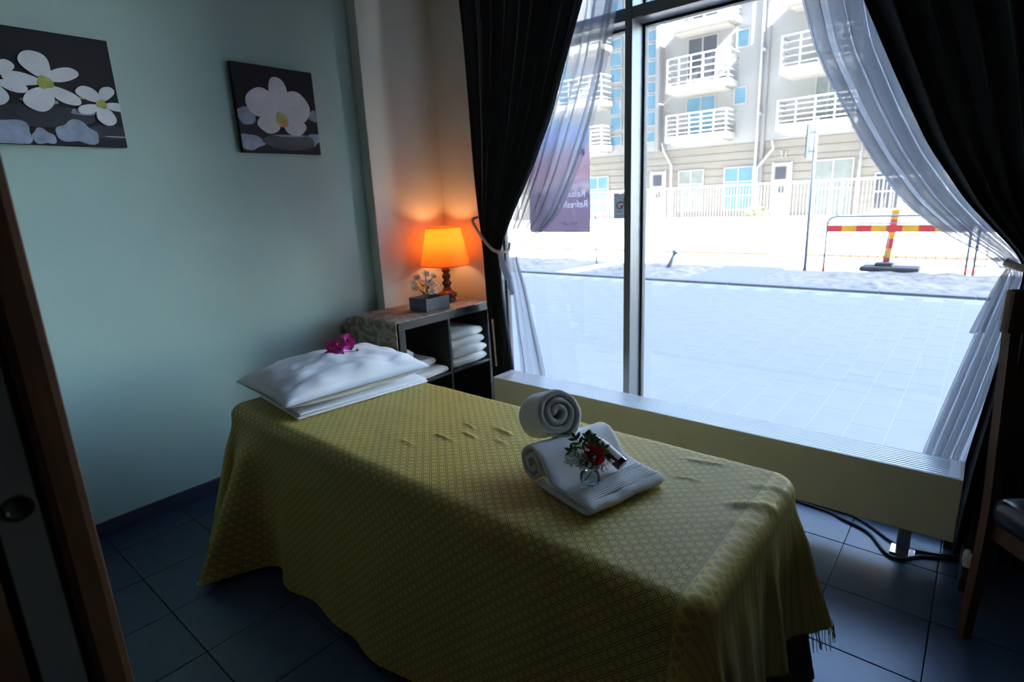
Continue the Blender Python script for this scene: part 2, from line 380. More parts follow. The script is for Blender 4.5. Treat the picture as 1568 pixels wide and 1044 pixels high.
M['dglass'] = pm('dark_window_glass', (0.042, 0.046, 0.058), 0.1, var=0.1, vscale=1.5)
M['curtain_glass'] = pm('curtained_window', (0.103, 0.121, 0.118), 0.3, var=0.15, vscale=3)
M['door_white'] = pm('door_white', (0.156, 0.156, 0.156), 0.6, var=0.02)
M['grey_stucco'] = pm('grey_stucco', (0.114, 0.118, 0.124), 0.9, var=0.04)
M['bush'] = pm('bush_leaf', (0.048, 0.058, 0.015), 0.7, var=0.3, vscale=12)

outer = MB().box((-60, -12, 3.02), (60, 2.84, 40.0)).box((-60, 2.4, 0), (XL - 0.16, 2.84, 3.01)).box((1.46, 2.4, 0), (60, 2.84, 3.01)).build('wall_outer', 'stucco'); struct(outer)
pav = MB().box((-40, 2.86, -0.12), (25, 8.72, -0.0008)).build('pavement', 'joint'); struct(pav)
SW, SL = 0.2, 0.42
s0 = MB().box((-SW / 2 + 0.003, -SL / 2 + 0.003, -0.01), (SW / 2 - 0.003, SL / 2 - 0.003, 0.0), 0.0006).build('paving_slab', 'slab', pav); first = True
nx, ny = 14, 14
for i in range(nx):
    for j in range(-1, ny):
        cx = 0.5 - SW / 2 - i * SW; cy = 2.9 + SL / 2 + j * SL + (SL / 2 if i % 2 else 0)
        if cy - SL / 2 < 2.86 or cy + SL / 2 > 8.75: continue
        z = random.uniform(-0.0003, 0.0002)
        if first: s0.location = (cx, cy, z); first = False
        else: part_copy(s0.data, 'paving_slab', (cx, cy, z), pav)
mb = MB()
for i in range(nx, nx + 110):
    for j in range(-1, ny):
        cx = 0.5 - SW / 2 - i * SW; cy = 2.9 + SL / 2 + j * SL + (SL / 2 if i % 2 else 0)
        if cy - SL / 2 < 2.86 or cy + SL / 2 > 8.75: continue
        mb.box((cx - SW / 2 + 0.003, cy - SL / 2 + 0.003, -0.01), (cx + SW / 2 - 0.003, cy + SL / 2 - 0.003, random.uniform(-0.0002, 0.0003)))
tag(mb.build('paving_slabs', 'slab', pav), kind='stuff')
street = MB().box((-90, 8.72, -0.12), (60, 70, -0.012)).build('ground', 'street'); struct(street)
kerb = MB().box((-40, 8.72, -0.02), (25, 8.98, 0.0)).build('kerb_bed', 'joint'); struct(kerb)
k0 = MB().box((-0.495, -0.09, -0.02), (0.495, 0.09, 0.035), 0.012).build('kerb_stone', 'kerb', kerb); first = True
for i in range(22):
    loc = (2.5 - i, 8.82, 0.0)
    if first: k0.location = loc; first = False
    else: part_copy(k0.data, 'kerb_stone', loc, kerb)

def dirt(name, x0, x1, y0, y1, label, skew=0.0):
    def fn(u, v):
        x = lerp(x0, x1, u) + skew * (v - 0.5); y = lerp(y0, y1, v)
        e = min(1, 6 * min(u, 1 - u)) * min(1, 5 * min(v, 1 - v))
        return Vector((x, y, 0.0 + e * (0.05 + 0.07 * abs(nz(x * 1.3, y * 1.3, 1)) + 0.04 * nz(x * 5, y * 5, 3))))
    tag(MB().grid(fn, int((x1 - x0) * 14), 34).build(name, 'dirt', None, True), label, 'dirt', kind='stuff')
dirt('dirt_strip', -2.75, 4.5, 8.95, 10.85, 'strip of bare gravelly dirt under the striped barrier')
dirt('dirt_strip', -6.0, -3.75, 8.95, 10.95, 'bare dirt patch around the leaning steel pipe', 0.3)
dirt('dirt_strip', -12.5, -6.5, 8.98, 11.2, 'bare dirt patch seen low through the narrow window pane', 0.3)
struct(MB().box((-3.9, 8.93, -0.012), (-2.75, 11.2, 0.012), 0.004).build('footpath', 'slab'))
def plank(a, b, label): tag(MB().box(a, b, 0.01).build('plank', 'plank', origin=((a[0] + b[0]) / 2, (a[1] + b[1]) / 2, 0)), label, 'plank')
plank((-6.2, 13.2, -0.012), (-3.66, 13.3, 0.05), 'long thin brown plank on the sunlit street left of the sign post')
plank((-2.9, 13.2, -0.012), (0.6, 13.3, 0.05), 'long thin brown plank on the street behind the striped barrier')
plank((-10.4, 13.2, -0.012), (-7.2, 13.3, 0.05), 'long thin plank on the street seen through the narrow left pane')
# leaning pipe stub
p = empty('steel_pipe', (-4.6, 10.1, 0.0), 'short steel pipe leaning out of the dirt', 'pipe')
MB().tube([(-4.62, 10.1, 0.02), (-4.47, 10.12, 0.34)], 0.045, 14).build('tube', 'galv', p, True)
MB().tube([(-4.475, 10.12, 0.33), (-4.46, 10.122, 0.37)], 0.07, 14).build('collar', 'galv', p, True)
# sign post with edge-on sign
p = empty('sign_post', (-2.36, 10.73, 0), 'tall grey road sign post with its sign seen edge-on', 'sign post')
MB().tube([(-2.36, 10.73, 0), (-2.36, 10.73, 2.5)], 0.03, 12).build('pole', 'galv', p, True)
ob = MB().box((-2.45, 10.48, 1.88), (-2.43, 10.98, 2.42), 0.008).build('sign_plate', 'sign_back', p)
for z in (2.0, 2.3): MB().box((-2.44, 10.7, z - 0.015), (-2.35, 10.76, z + 0.015), 0.004).build('bracket', 'galv', p)
p = empty('slim_post', (-6.5, 10.6, 0), 'slim pale post on the street seen through the narrow left pane', 'post')
MB().tube([(-6.5, 10.6, 0), (-6.5, 10.6, 1.0)], 0.022, 10).build('pole', 'tube_white', p, True)
MB().lathe([(0.0, 1.03), (0.03, 1.02), (0.032, 1.0), (0.022, 0.98)], (-6.5, 10.6, 0), 12).build('cap', 'tube_white', p, True)
# pedestrian barriers
def barrier(x0, x1, y, label):
    b = empty('crowd_barrier', (x0, y, 0.02), label, 'barrier', 'striped pedestrian barriers')
    r = 0.018; zt = 0.93; rc = 0.12; path = [(x0, y, 0.16)]
    path += [(x0, y, zt - rc)] + [(x0 + rc - rc * math.cos(a), y, zt - rc + rc * math.sin(a)) for a in (0.4, 0.8, 1.2, 1.57)]
    path += [(x1 - rc + rc * math.sin(a), y, zt - rc + rc * math.cos(a)) for a in (0.0, 0.4, 0.8, 1.2, 1.57)] + [(x1, y, 0.16)]
    MB().tube(path, r, 10).build('frame', 'galv', b, True)
    MB().tube([(x0, y, 0.19), (x1, y, 0.19)], 0.013, 8).build('bottom_rail', 'galv', b, True)
    MB().tube([(x0, y, 0.82), (x1, y, 0.82)], 0.010, 8).build('upper_rail', 'galv', b, True)
    n = 15
    for i in range(1, n):
        x = lerp(x0, x1, i / n); MB().tube([(x, y, 0.19), (x, y, 0.82)], 0.006, 6).build('bar', 'galv', b, True)
    w = (x1 - x0 - 0.03) / 9
    for i in range(9):
        MB().box((x0 + 0.015 + i * w, y - 0.026, 0.68), (x0 + 0.015 + (i + 1) * w, y - 0.016, 0.79)).build('reflector_panel', 'yellow' if i % 2 else 'red', b)
    for x in (x0, x1): MB().tube([(x, y, 0.02), (x, y, 0.17)], 0.022, 10).build('foot', 'red', b, True)
barrier(-2.05, -0.17, 10.62, 'red and yellow striped street barrier beside the sign post')
barrier(-0.08, 1.8, 10.62, 'striped street barrier half hidden by the right sheer curtain')
p = empty('marker_post', (-1.2, 10.72, 0.05), 'red and yellow striped marker post standing in a rubber base', 'marker')
R_ = Matrix.Rotation(math.radians(4), 3, 'Y')
for i in range(6):
    MB().box((-1.24, 10.71, 0.12 + i * 0.15), (-1.14, 10.75, 0.12 + (i + 1) * 0.15), 0.0, R_, (-1.19, 10.73, 0.1)).build('band', 'yellow' if i % 2 else 'red', p)
MB().box((-1.52, 10.5, 0.06), (-0.72, 10.95, 0.14), 0.03).build('base', 'rubber', p)
MB().box((-1.32, 10.6, 0.13), (-1.08, 10.86, 0.2), 0.02).build('socket', 'rubber', p)

# ---- apartment building opposite (facade plane y = 29.5, balcony fronts y = 28.2)
YF, YB = 29.5, 28.2
KF, KB = YF / 22.0, YB / 22.0
def fx(x): return x * KF
def fz(z): return (z - CAM_H) * KF + CAM_H
def bx_(x): return x * KB
def bz_(z): return (z - CAM_H) * KB + CAM_H
bd = empty('apartment_building', (-9, YF, 0), 'long white apartment building with stacked balconies across the street', 'building')
MB().box((-45, YF, fz(3.1)), (4.5, YF + 8, 16)).build('upper_wall', 'stucco', bd)
MB().box((-45, YF + 0.06, -0.05), (4.5, YF + 7.9, fz(3.1))).build('ground_floor_wall', 'siding', bd)
z = 0.35
while z < fz(3.05):
    MB().box((-45, YF + 0.02, z), (4.5, YF + 0.065, z + 0.34)).build('siding_board', 'siding', bd); z += 0.37
def bwin(x0, x1, z0, z1, glass, nv=2, nh=1, plane=YF, frame='rail_white', s=(fx, fz)):
    X0, X1, Z0, Z1 = s[0](x0), s[0](x1), s[1](z0), s[1](z1)
    w = MB().box((X0 - 0.05, plane - 0.04, Z0 - 0.05), (X1 + 0.05, plane + 0.1, Z0)).box((X0 - 0.05, plane - 0.04, Z1), (X1 + 0.05, plane + 0.1, Z1 + 0.05)).box((X0 - 0.05, plane - 0.04, Z0), (X0, plane + 0.1, Z1)).box((X1, plane - 0.04, Z0), (X1 + 0.05, plane + 0.1, Z1))
    for i in range(1, nv): w.box((lerp(X0, X1, i / nv) - 0.03, plane - 0.035, Z0), (lerp(X0, X1, i / nv) + 0.03, plane + 0.09, Z1))
    for i in range(1, nh): w.box((X0, plane - 0.032, lerp(Z0, Z1, i / nh) - 0.03), (X1, plane + 0.08, lerp(Z0, Z1, i / nh) + 0.03))
    f = w.build('window', frame, bd)
    for i in range(nv):
        for j in range(nh):
            MB().box((lerp(X0, X1, i / nv), plane - 0.012, lerp(Z0, Z1, j / nh)), (lerp(X0, X1, (i + 1) / nv), plane - 0.004, lerp(Z0, Z1, (j + 1) / nh))).build('pane', glass, f)
bwin(-9.65, -8.7, 0.75, 2.25, 'curtain_glass', 2, 3); bwin(-7.85, -6.85, 0.75, 2.25, 'bglass', 2, 3)
bwin(-4.8, -3.66, 0.45, 2.28, 'curtain_glass', 2, 2); bwin(-2.97, -2.28, 0.65, 1.75, 'dglass', 3, 2)
bwin(-1.6, -0.4, 0.5, 2.25, 'curtain_glass', 2, 2); bwin(-13.9, -12.9, 0.75, 2.25, 'bglass', 2, 3); bwin(-16.6, -15.5, 0.75, 2.25, 'bglass', 2, 3)
for zz in (4.48, 6.36, 8.3): bwin(-7.63, -7.24, zz, zz + 0.53, 'bglass', 1, 1)
for zz in (3.45, 5.5, 7.55): bwin(-9.42, -8.35, zz, zz + 1.45, 'bglass' if zz < 5 else 'dglass', 2, 1)
for zz in (3.4, 5.5, 7.55): bwin(-4.95, -4.2, zz, zz + 1.55, 'curtain_glass', 2, 1); bwin(-2.9, -2.2, zz + 0.3, zz + 1.3, 'bglass', 1, 1)
for zz in (3.45, 5.5, 7.55): bwin(-15.9, -14.8, zz, zz + 1.45, 'bglass', 2, 1)
# glazed stair tower strips
for x0 in (-11.12, -12.75):
    for k in range(9):
        z0 = 3.5 + k * 0.62; bwin(x0, x0 + 0.5, z0, z0 + (0.5 if k % 3 else 0.36), 'bglass', 1, 1, YF - 0.02)
MB().box((fx(-10.55), YF - 0.55, fz(3.1)), (fx(-10.40), YF, 15)).build('pier', 'grey_stucco', bd)
MB().box((fx(-11.95), YF - 0.4, -0.05), (fx(-11.75), YF, 15)).build('pier', 'stucco', bd)
MB().box((fx(-6.62), YF - 0.1, 0), (fx(-6.5), YF, 15)).build('pier', 'grey_stucco', bd)
MB().box((fx(-3.55), YF - 0.5, fz(3.1)), (fx(-3.35), YF, 15)).build('pier', 'stucco', bd)
def door_b(x0, x1, cx, zn=None):
    d = MB().box((fx(x0), YF - 0.03, 0), (fx(x1), YF + 0.05, fz(2.32))).build('entrance_door', 'door_white', bd)
    MB().box((fx(x0) - 0.06, YF - 0.05, 0), (fx(x0), YF + 0.05, fz(2.36))).build('door_frame', 'rail_white', bd)
    MB().box((fx(x1), YF - 0.05, 0), (fx(x1) + 0.06, YF + 0.05, fz(2.36))).build('door_frame', 'rail_white', bd)
    MB().box((fx(cx - 0.2), YF - 0.045, fz(1.75)), (fx(cx + 0.17), YF - 0.032, fz(2.18))).build('door_pane', 'dglass', d)
    MB().lathe([(0, -0.01), (0.1, -0.01), (0.15, 0), (0.16, 0.01), (0.12, 0.03)], (fx(cx + 0.04), YF - 0.05, fz(1.39)), 18, Matrix.Rotation(PI / 2, 3, 'X')).build('wreath', 'dglass', d, True)
door_b(-6.13, -5.55, -5.86); door_b(-10.85, -10.25, -10.56); door_b(-15.2, -14.6, -14.9)
text('house_number', '31', 0.42, (fx(-5.98), YF - 0.02, fz(2.50)), (PI / 2, 0, 0), 'rail_white', bd, 0.02)
def pipe(x, z0, z1, dx=0.0):
    pth = [(fx(x), YF - 0.15, z0), (fx(x), YF - 0.15, z1)]
    if dx: pth += [(fx(x + dx), YF - 0.15, z1 + 0.8), (fx(x + dx), YF - 0.4, z1 + 1.2)]
    MB().tube(pth, 0.055, 8).build('downpipe', 'rail_white', bd, True)
pipe(-6.74, 0.1, 15); pipe(-9.95, 0.1, fz(2.5), -0.35); pipe(-3.45, 0.1, fz(2.9)); pipe(-6.66, 0.1, fz(2.2), 0.5)
def balcony(x0, x1, zr, zb, n=8, deep=1.3):
    X0, X1, ZR, ZB = bx_(x0), bx_(x1), bz_(zr), bz_(zb); yb = YF - deep
    b = MB().box((X0, yb, ZB), (X1, YF, ZB + 0.28), 0.04).build('balcony', 'balc', bd)
    MB().box((X0 + 0.25, yb + 0.3, ZB - 0.12), (X1 - 0.25, YF, ZB)).build('soffit', 'balc', b)
    for k in range(5):
        zz = lerp(ZB + 0.42, ZR, k / 4)
        MB().tube([(X0 + 0.03, YF, zz), (X0 + 0.03, yb + 0.04, zz), (X1 - 0.03, yb + 0.04, zz), (X1 - 0.03, YF, zz)], 0.032 if k == 4 else 0.02, 6).build('rail', 'rail_white', b, True)
    for k in range(n):
        x = lerp(X0 + 0.05, X1 - 0.05, k / (n - 1)); MB().box((x - 0.025, yb + 0.03, ZB + 0.2), (x + 0.025, yb + 0.06, ZR)).build('baluster', 'rail_white', b)
for zr, zb in ((6.43, 5.22), (4.38, 3.38), (8.45, 7.4)):
    balcony(-10.32, -7.88, zr, zb, 6); balcony(-6.18, -3.72, zr, zb, 5); balcony(-16.6, -13.2, zr, zb, 7); balcony(-2.6, 0.2, zr, zb, 6)
for zz in (4.0, 6.05, 8.1): MB().box((fx(-6.66), YF - 0.4, fz(zz)), (fx(-6.6), YF, fz(zz) + 0.1)).build('bracket', 'rail_white', bd)
# low garden wall and mesh fence in front of the building
struct(MB().box((-40, 22.5, -0.05), (12, 22.7, 0.42), 0.02).build('garden_wall', 'balc'))
fn_ = empty('mesh_fence', (-9, 24, 0), 'thin white mesh fence in front of the apartment building', 'fence')
for z, r in ((1.64, 0.03), (0.35, 0.02)): MB().tube([(-30, 24, z), (6, 24, z)], r, 6).build('rail', 'rail_white', fn_, True)
for k in range(10): MB().tube([(-24 + k * 3.05 + 1.45, 24, 0), (-24 + k * 3.05 + 1.45, 24, 1.66)], 0.035, 8).build('post', 'rail_white', fn_, True)
mb = MB()
for k in range(300): x = -30 + k * 0.12; mb.box((x - 0.005, 23.995, 0.35), (x + 0.005, 24.005, 1.64))
tag(mb.build('mesh_wires', 'rail_white', fn_), kind='stuff')
# small yellow-green shrub in front of the fence
sh = empty('garden_shrub', (-7.0, 23.4, 0), 'small yellow-green shrub before the fence near door 31', 'shrub')
mb = MB(); mb2 = MB()
for k in range(260):
    a = random.uniform(0, 2 * PI); q = random.random() ** 0.5 * 0.55; zz = random.uniform(0.2, 0.78)
    c = Vector((-7.0 + q * math.cos(a), 23.4 + q * 0.7 * math.sin(a), zz * (1.1 - 0.6 * q)))
    d1 = Vector((random.gauss(0, 1), random.gauss(0, 1), random.gauss(0, 1))).normalized() * 0.08; d2 = d1.orthogonal().normalized() * 0.035
    mb.add([c - d1, c + d2, c + d1, c - d2], [(0, 1, 2, 3)])
for k in range(9):
    a = k * 0.7; mb2.tube([(-7.0 + 0.05 * math.cos(a), 23.4 + 0.05 * math.sin(a), 0), (-7 + 0.4 * math.cos(a), 23.4 + 0.3 * math.sin(a), 0.6)], 0.015, 5)
tag(mb.build('foliage', 'bush', sh), kind='stuff'); mb2.build('stem', 'stem', sh, True)

# ================================================================== THINGS ON THE WINDOW
def postermat():
    m, n, b = newmat('poster_print'); n.nodes.remove(b); out = n.nodes['Material Output']
    tc = n.nodes.new('ShaderNodeTexCoord'); s = n.nodes.new('ShaderNodeSeparateXYZ'); n.links.new(tc.outputs['Generated'], s.inputs[0])
    nzt = n.nodes.new('ShaderNodeTexNoise'); nzt.inputs['Scale'].default_value = 2.2; n.links.new(tc.outputs['Generated'], nzt.inputs['Vector'])
    ad = n.nodes.new('ShaderNodeMath'); ad.operation = 'MULTIPLY_ADD'; ad.inputs[1].default_value = 0.35; n.links.new(nzt.outputs['Fac'], ad.inputs[0]); n.links.new(s.outputs[2], ad.inputs[2])
    r = n.nodes.new('ShaderNodeValToRGB'); e = r.color_ramp.elements
    e[0].position = 0.0; e[0].color = (0.40, 0.34, 0.40, 1); e[1].position = 1.2; e[1].color = (0.46, 0.50, 0.64, 1)
    for ps, c in ((0.55, (0.40, 0.34, 0.40)), (0.62, (0.58, 0.53, 0.57)), (0.72, (0.55, 0.43, 0.46)), (0.95, (0.54, 0.46, 0.53))):
        q = e.new(ps); q.color = (*c, 1)
    n.links.new(ad.outputs[0], r.inputs[0])
    d = n.nodes.new('ShaderNodeBsdfDiffuse'); t = n.nodes.new('ShaderNodeBsdfTranslucent'); x = n.nodes.new('ShaderNodeMixShader'); x.inputs[0].default_value = 0.85
    n.links.new(r.outputs[0], d.inputs[0]); n.links.new(r.outputs[0], t.inputs[0]); n.links.new(d.outputs[0], x.inputs[1]); n.links.new(t.outputs[0], x.inputs[2]); n.links.new(x.outputs[0], out.inputs['Surface'])
    return m
M['poster'] = postermat()
M['poster_letter'] = sheermat('poster_letter', (0.75, 0.75, 0.85), 0.8, 0.8)
M['poster_spot'] = pm('poster_spot', (0.14, 0.17, 0.32), 0.6, var=0.1)
po = empty('window_poster', (-2.0, 2.803, 1.215), 'mauve advertising poster stuck on the left window pane', 'poster')
sheet = MB().box((-2.2, 2.8035, 1.215), (-1.762, 2.8055, 1.815)).build('sheet', 'poster', po)
cuts = []
for body, loc in (('Relax your', (-1.79, 2.8045, 1.418)), ('Refresh your', (-1.775, 2.8045, 1.358))):
    cuts.append(text('cutter', body, 0.056, loc, (PI / 2, 0, PI), 'poster_letter', po, 0.004))
    text('lettering', body, 0.056, loc, (PI / 2, 0, PI), 'poster_letter', po, 0.0006)
for c in cuts:
    md = sheet.modifiers.new('cut', 'BOOLEAN'); md.operation = 'DIFFERENCE'; md.solver = 'EXACT'; md.object = c
bpy.context.view_layer.update()
me = bpy.data.meshes.new_from_object(sheet.evaluated_get(bpy.context.evaluated_depsgraph_get())); sheet.modifiers.clear(); sheet.data = me
for c in cuts: bpy.data.objects.remove(c)
sq = [(-1.85 - 0.13 * t, 2.8025, 1.265 + 0.012 * math.sin(t * 34) * (1 - 0.5 * t) + 0.004 * math.sin(t * 9)) for t in [k / 60 for k in range(61)]]
MB().tube(sq, 0.0014, 5).build('signature', 'poster_letter', po, True)
def blob_poly(cx, cz, rx_, rz_, rot, n=24, wob=0.0, seed=0, pinch=0.0):
    out = []
    for k in range(n):
        a = 2 * PI * k / n; r = 1 + wob * math.sin(3 * a + seed) + wob * 0.6 * math.sin(5 * a + seed * 2)
        x, z = rx_ * r * math.cos(a), rz_ * r * math.sin(a) * (1 - pinch * (1 - math.cos(a)) / 2 if pinch else 1)
        out.append((cx + x * math.cos(rot) - z * math.sin(rot), cz + x * math.sin(rot) + z * math.cos(rot)))
    return out
pp = blob_poly(-1.81, 1.66, 0.017, 0.022, 0.3, 20, 0.05)
MB().add([(x, 2.8028, z) for x, z in pp], [tuple(range(20))]).build('printed_stone', 'poster_spot', po)
pp = blob_poly(-1.86, 1.505, 0.075, 0.014, 0.1, 24, 0.1)
MB().add([(x, 2.8028, z) for x, z in pp], [tuple(range(24))]).build('printed_towel', 'poster_letter', po)
M['sticker'] = sheermat('sticker_film', (0.35, 0.37, 0.39), 0.93, 0.55)
st = empty('window_sticker', (-1.55, 2.803, 1.293), 'small grey sticker with a round logo beside the window mullion', 'sticker')
MB().box((-1.604, 2.8035, 1.291), (-1.46, 2.8055, 1.424)).build('film', 'sticker', st)
text('logo_letter', 'G', 0.055, (-1.592, 2.802, 1.342), (PI / 2, 0, 0), 'black', st, 0.0004)
text('logo_mark', '7', 0.05, (-1.562, 2.8015, 1.348), (PI / 2, 0, 0), 'red', st, 0.0004)
MB().box((-1.592, 2.8022, 1.326), (-1.555, 2.803, 1.329)).box((-1.592, 2.8022, 1.303), (-1.545, 2.803, 1.306)).build('small_print', 'black', st)

# ================================================================== RADIATOR
RY0, RY1, RZ0, RZ1, RX0, RX1 = 2.34, 2.515, 0.148, 0.395, -2.16, 0.046
ra = empty('convector_radiator', (-1.0, 2.43, 0), 'long low cream convector radiator under the window', 'radiator')
MB().box((RX0, RY0, RZ0), (RX1, RY0 + 0.012, RZ1), 0.003).build('front_panel', 'radiator', ra)
MB().box((RX0, RY1 - 0.012, RZ0), (RX1, RY1, RZ1), 0.003).build('back_panel', 'radiator', ra)
for x in (RX0, RX1 - 0.012): MB().box((x, RY0 + 0.012, RZ0), (x + 0.012, RY1 - 0.012, RZ1), 0.002).build('end_panel', 'radiator', ra)
MB().box((RX0 + 0.012, RY0 + 0.012, RZ1 - 0.06), (RX1 - 0.012, RY1 - 0.012, RZ1 - 0.05)).build('core', 'dark_void', ra)
ns = 9
for k in range(ns):
    y = RY0 + 0.019 + k * (RY1 - RY0 - 0.038) / (ns - 1)
    MB().box((RX0 + 0.03, y - 0.005, RZ1 - 0.03), (RX1 - 0.03, y + 0.005, RZ1), 0.001).build('grille_slat', 'grille', ra)
for x in (RX0 + 0.012, RX1 - 0.042): MB().box((x, RY0 + 0.0125, RZ1 - 0.02), (x + 0.03, RY1 - 0.0125, RZ1 + 0.0005)).build('grille_end', 'grille', ra)
for x in (-1.95, -1.05, -0.10):
    lg = MB().box((x - 0.022, 2.41, 0.006), (x + 0.022, 2.45, RZ0 + 0.02), 0.004).build('leg', 'chrome', ra)
    MB().box((x - 0.04, 2.395, 0.0), (x + 0.04, 2.465, 0.008), 0.002).build('foot_plate', 'chrome', lg)
# cables under it
def smooth_path(pts, n=10):
    out = []; P = [Vector(p) for p in pts]
    for i in range(len(P) - 1):
        p0, p1, p2, p3 = P[max(i - 1, 0)], P[i], P[i + 1], P[min(i + 2, len(P) - 1)]
        for k in range(n):
            t = k / n
            out.append(0.5 * ((2 * p1) + (-p0 + p2) * t + (2 * p0 - 5 * p1 + 4 * p2 - p3) * t * t + (-p0 + 3 * p1 - 3 * p2 + p3) * t ** 3))
    return out + [P[-1]]
for pts, lb in (([(-0.7, 2.60, 0.006), (-0.405, 2.578, 0.006), (-0.328, 2.545, 0.006), (-0.224, 2.495, 0.006), (-0.127, 2.36, 0.006), (-0.024, 2.44, 0.006), (0.12, 2.5, 0.006)], 'thick black cable lying on the tiles under the radiator'),
                ([(-0.7, 2.625, 0.005), (-0.404, 2.605, 0.005), (-0.30, 2.60, 0.005), (-0.215, 2.545, 0.005), (-0.127, 2.47, 0.005), (-0.02, 2.47, 0.005), (0.1, 2.53, 0.005)], 'thinner black cable running behind the thick one under the radiator')):
    tag(MB().tube(smooth_path(pts), 0.0055 if 'thick ' in lb else 0.004, 8).build('cable', 'cable', None, True), lb, 'cable')
ps = empty('power_strip', (0.11, 2.42, 0), 'black power strip with a white plug by the right end of the radiator', 'power strip')
MB().box((0.075, 2.28, 0.0), (0.135, 2.58, 0.05), 0.008).build('body', 'cable', ps)
MB().box((0.08, 2.36, 0.05), (0.13, 2.42, 0.10), 0.012).build('plug', 'label', ps)
MB().tube(smooth_path([(0.105, 2.39, 0.1), (0.1, 2.42, 0.17), (0.13, 2.5, 0.2), (0.17, 2.6, 0.1)]), 0.005, 8).build('plug_cord', 'cable', ps, True)

# ================================================================== CURTAINS
def drape(name, prof, y0, pleats, amp, mat, parent, seed=0.0, nz_=110, per=14, thick=0.0, xmix=0.35, zflat=None, uskew=1.0):
    nu = pleats * per + 1; z_top, z_bot = prof[0][0], prof[-1][0]
    def val(z, c):
        s = 0; ws = 0
        for k in (-2, -1, 0, 1, 2):
            w = 3 - abs(k); s += w * interp(prof, min(z_top, max(z_bot, z + k * 0.025)), c); ws += w
        return s / ws
    rows = []
    for j in range(nz_):
        z = lerp(z_top, z_bot, j / (nz_ - 1)); rows.append((z, val(z, 1), val(z, 2), val(z, 3)))
    def fn(u, v):
        z, xl, xr, a = rows[round(v * (nz_ - 1))]; w = xr - xl
        ph = 2 * PI * pleats * u + 0.9 * nz(u * pleats * 0.7, seed, 0) * 2 + 0.7 * nz(u * 3, z * 1.1, seed)
        aa = amp * a * (0.75 + 0.5 * nz(u * pleats * 0.9, seed + 5, z * 0.5))
        return Vector((xl + w * u + xmix * w / pleats * 0.5 * math.sin(2 * ph) * min(u, 1 - u, 0.1) * 10, y0 + aa * math.sin(ph) + 0.3 * aa * math.sin(2.3 * ph + z), z))
    return MB().grid(fn, nu, nz_).build(name, mat, parent, True, thick=thick)
c1 = empty('dark_curtain', (-2.3, 2.56, 0), 'dark navy curtain gathered with a rope beside the table lamp', 'curtain')
drape('fabric', [(2.85, -2.50, -1.45, 1), (2.34, -2.468, -1.635, 1), (2.1, -2.46, -1.736, 1), (1.83, -2.45, -1.846, 1), (1.575, -2.44, -1.99, .9), (1.33, -2.42, -2.146, .8), (1.156, -2.40, -2.235, .6), (1.09, -2.395, -2.262, .5), (0.855, -2.385, -2.25, .7), (0.39, -2.36, -2.188, .9), (0.02, -2.36, -2.18, 1)], 2.565, 9, 0.032, 'navy', c1, 1.0)
MB().tube(smooth_path([(-2.425, 2.60, 1.325), (-2.43, 2.53, 1.315), (-2.40, 2.505, 1.28), (-2.33, 2.50, 1.20), (-2.26, 2.505, 1.135), (-2.215, 2.53, 1.118), (-2.20, 2.58, 1.125), (-2.23, 2.63, 1.16)]), 0.009, 10).build('tie_rope', 'rope', c1, True)
MB().tube([(-2.30, 2.515, 0.70), (-2.285, 2.512, 0.40)], 0.006, 8).build('rope_end', 'rope', c1, True)
c2 = empty('sheer_curtain', (-2.0, 2.62, 0), 'white sheer curtain drawn back behind the left navy curtain', 'curtain')
drape('fabric', [(2.85, -1.75, -1.33, 1), (2.312, -1.80, -1.491, 1), (2.067, -1.86, -1.545, 1), (1.806, -1.98, -1.622, 1), (1.557, -2.08, -1.727, 1), (1.321, -2.19, -1.862, .9), (1.2, -2.24, -2.01, .8), (1.15, -2.26, -2.10, .7), (1.10, -2.265, -2.185, .5), (0.98, -2.245, -2.145, .7), (0.9, -2.23, -2.118, .8), (0.4, -2.19, -2.0, 1), (0.05, -2.18, -1.94, 1)], 2.63, 3, 0.026, 'sheer', c2, 4.0, per=30)
MB().tube(smooth_path([(-2.24, 2.55, 1.12), (-2.22, 2.545, 1.05), (-2.18, 2.55, 0.95), (-2.165, 2.555, 0.86)]), [0.018] * 10 + [0.022] * 10 + [0.014] * 11, 10).build('knot_tail', 'sheer2', c2, True)
c3 = empty('dark_curtain', (0.3, 2.56, 0), 'dark navy curtain filling the right edge of the window', 'curtain')
drape('fabric', [(2.85, -.79, 1.1, 1), (2.06, -.445, 0.95, 1), (1.801, -.327, .85, 1), (1.544, -.202, .7, 1), (1.336, -.067, .5, .9), (1.201, .054, .36, .8), (1.13, .115, .30, .6), (1.02, .11, .32, .7), (0.907, .10, .36, .8), (0.392, .047, .48, 1), (-0.004, .02, .56, 1)], 2.555, 13, 0.03, 'navy', c3, 9.0)
MB().tube(smooth_path([(0.06, 2.5, 1.14), (0.12, 2.48, 1.12), (0.22, 2.485, 1.12), (0.32, 2.5, 1.2), (0.42, 2.6, 1.3)]), 0.012, 10).build('tie_rope', 'rope', c3, True)
c4 = empty('sheer_curtain', (0.0, 2.62, 0), 'white sheer curtain sweeping down in folds at the right of the window', 'curtain')
drape('fabric', [(2.85, -.92, -.22, 1), (2.12, -.669, -.36, 1), (1.923, -.607, -.315, 1), (1.692, -.486, -.22, 1), (1.515, -.383, -.13, 1), (1.341, -.261, -.01, .9), (1.209, -.108, .09, .8), (1.14, .03, .14, .5), (1.10, .068, .15, .45), (0.892, .02, .125, .8), (0.6, -.04, .09, 1), (0.372, -.085, .05, 1), (0.1, -.13, .03, 1)], 2.63, 5, 0.036, 'sheer', c4, 12.0, per=24, xmix=1.1)
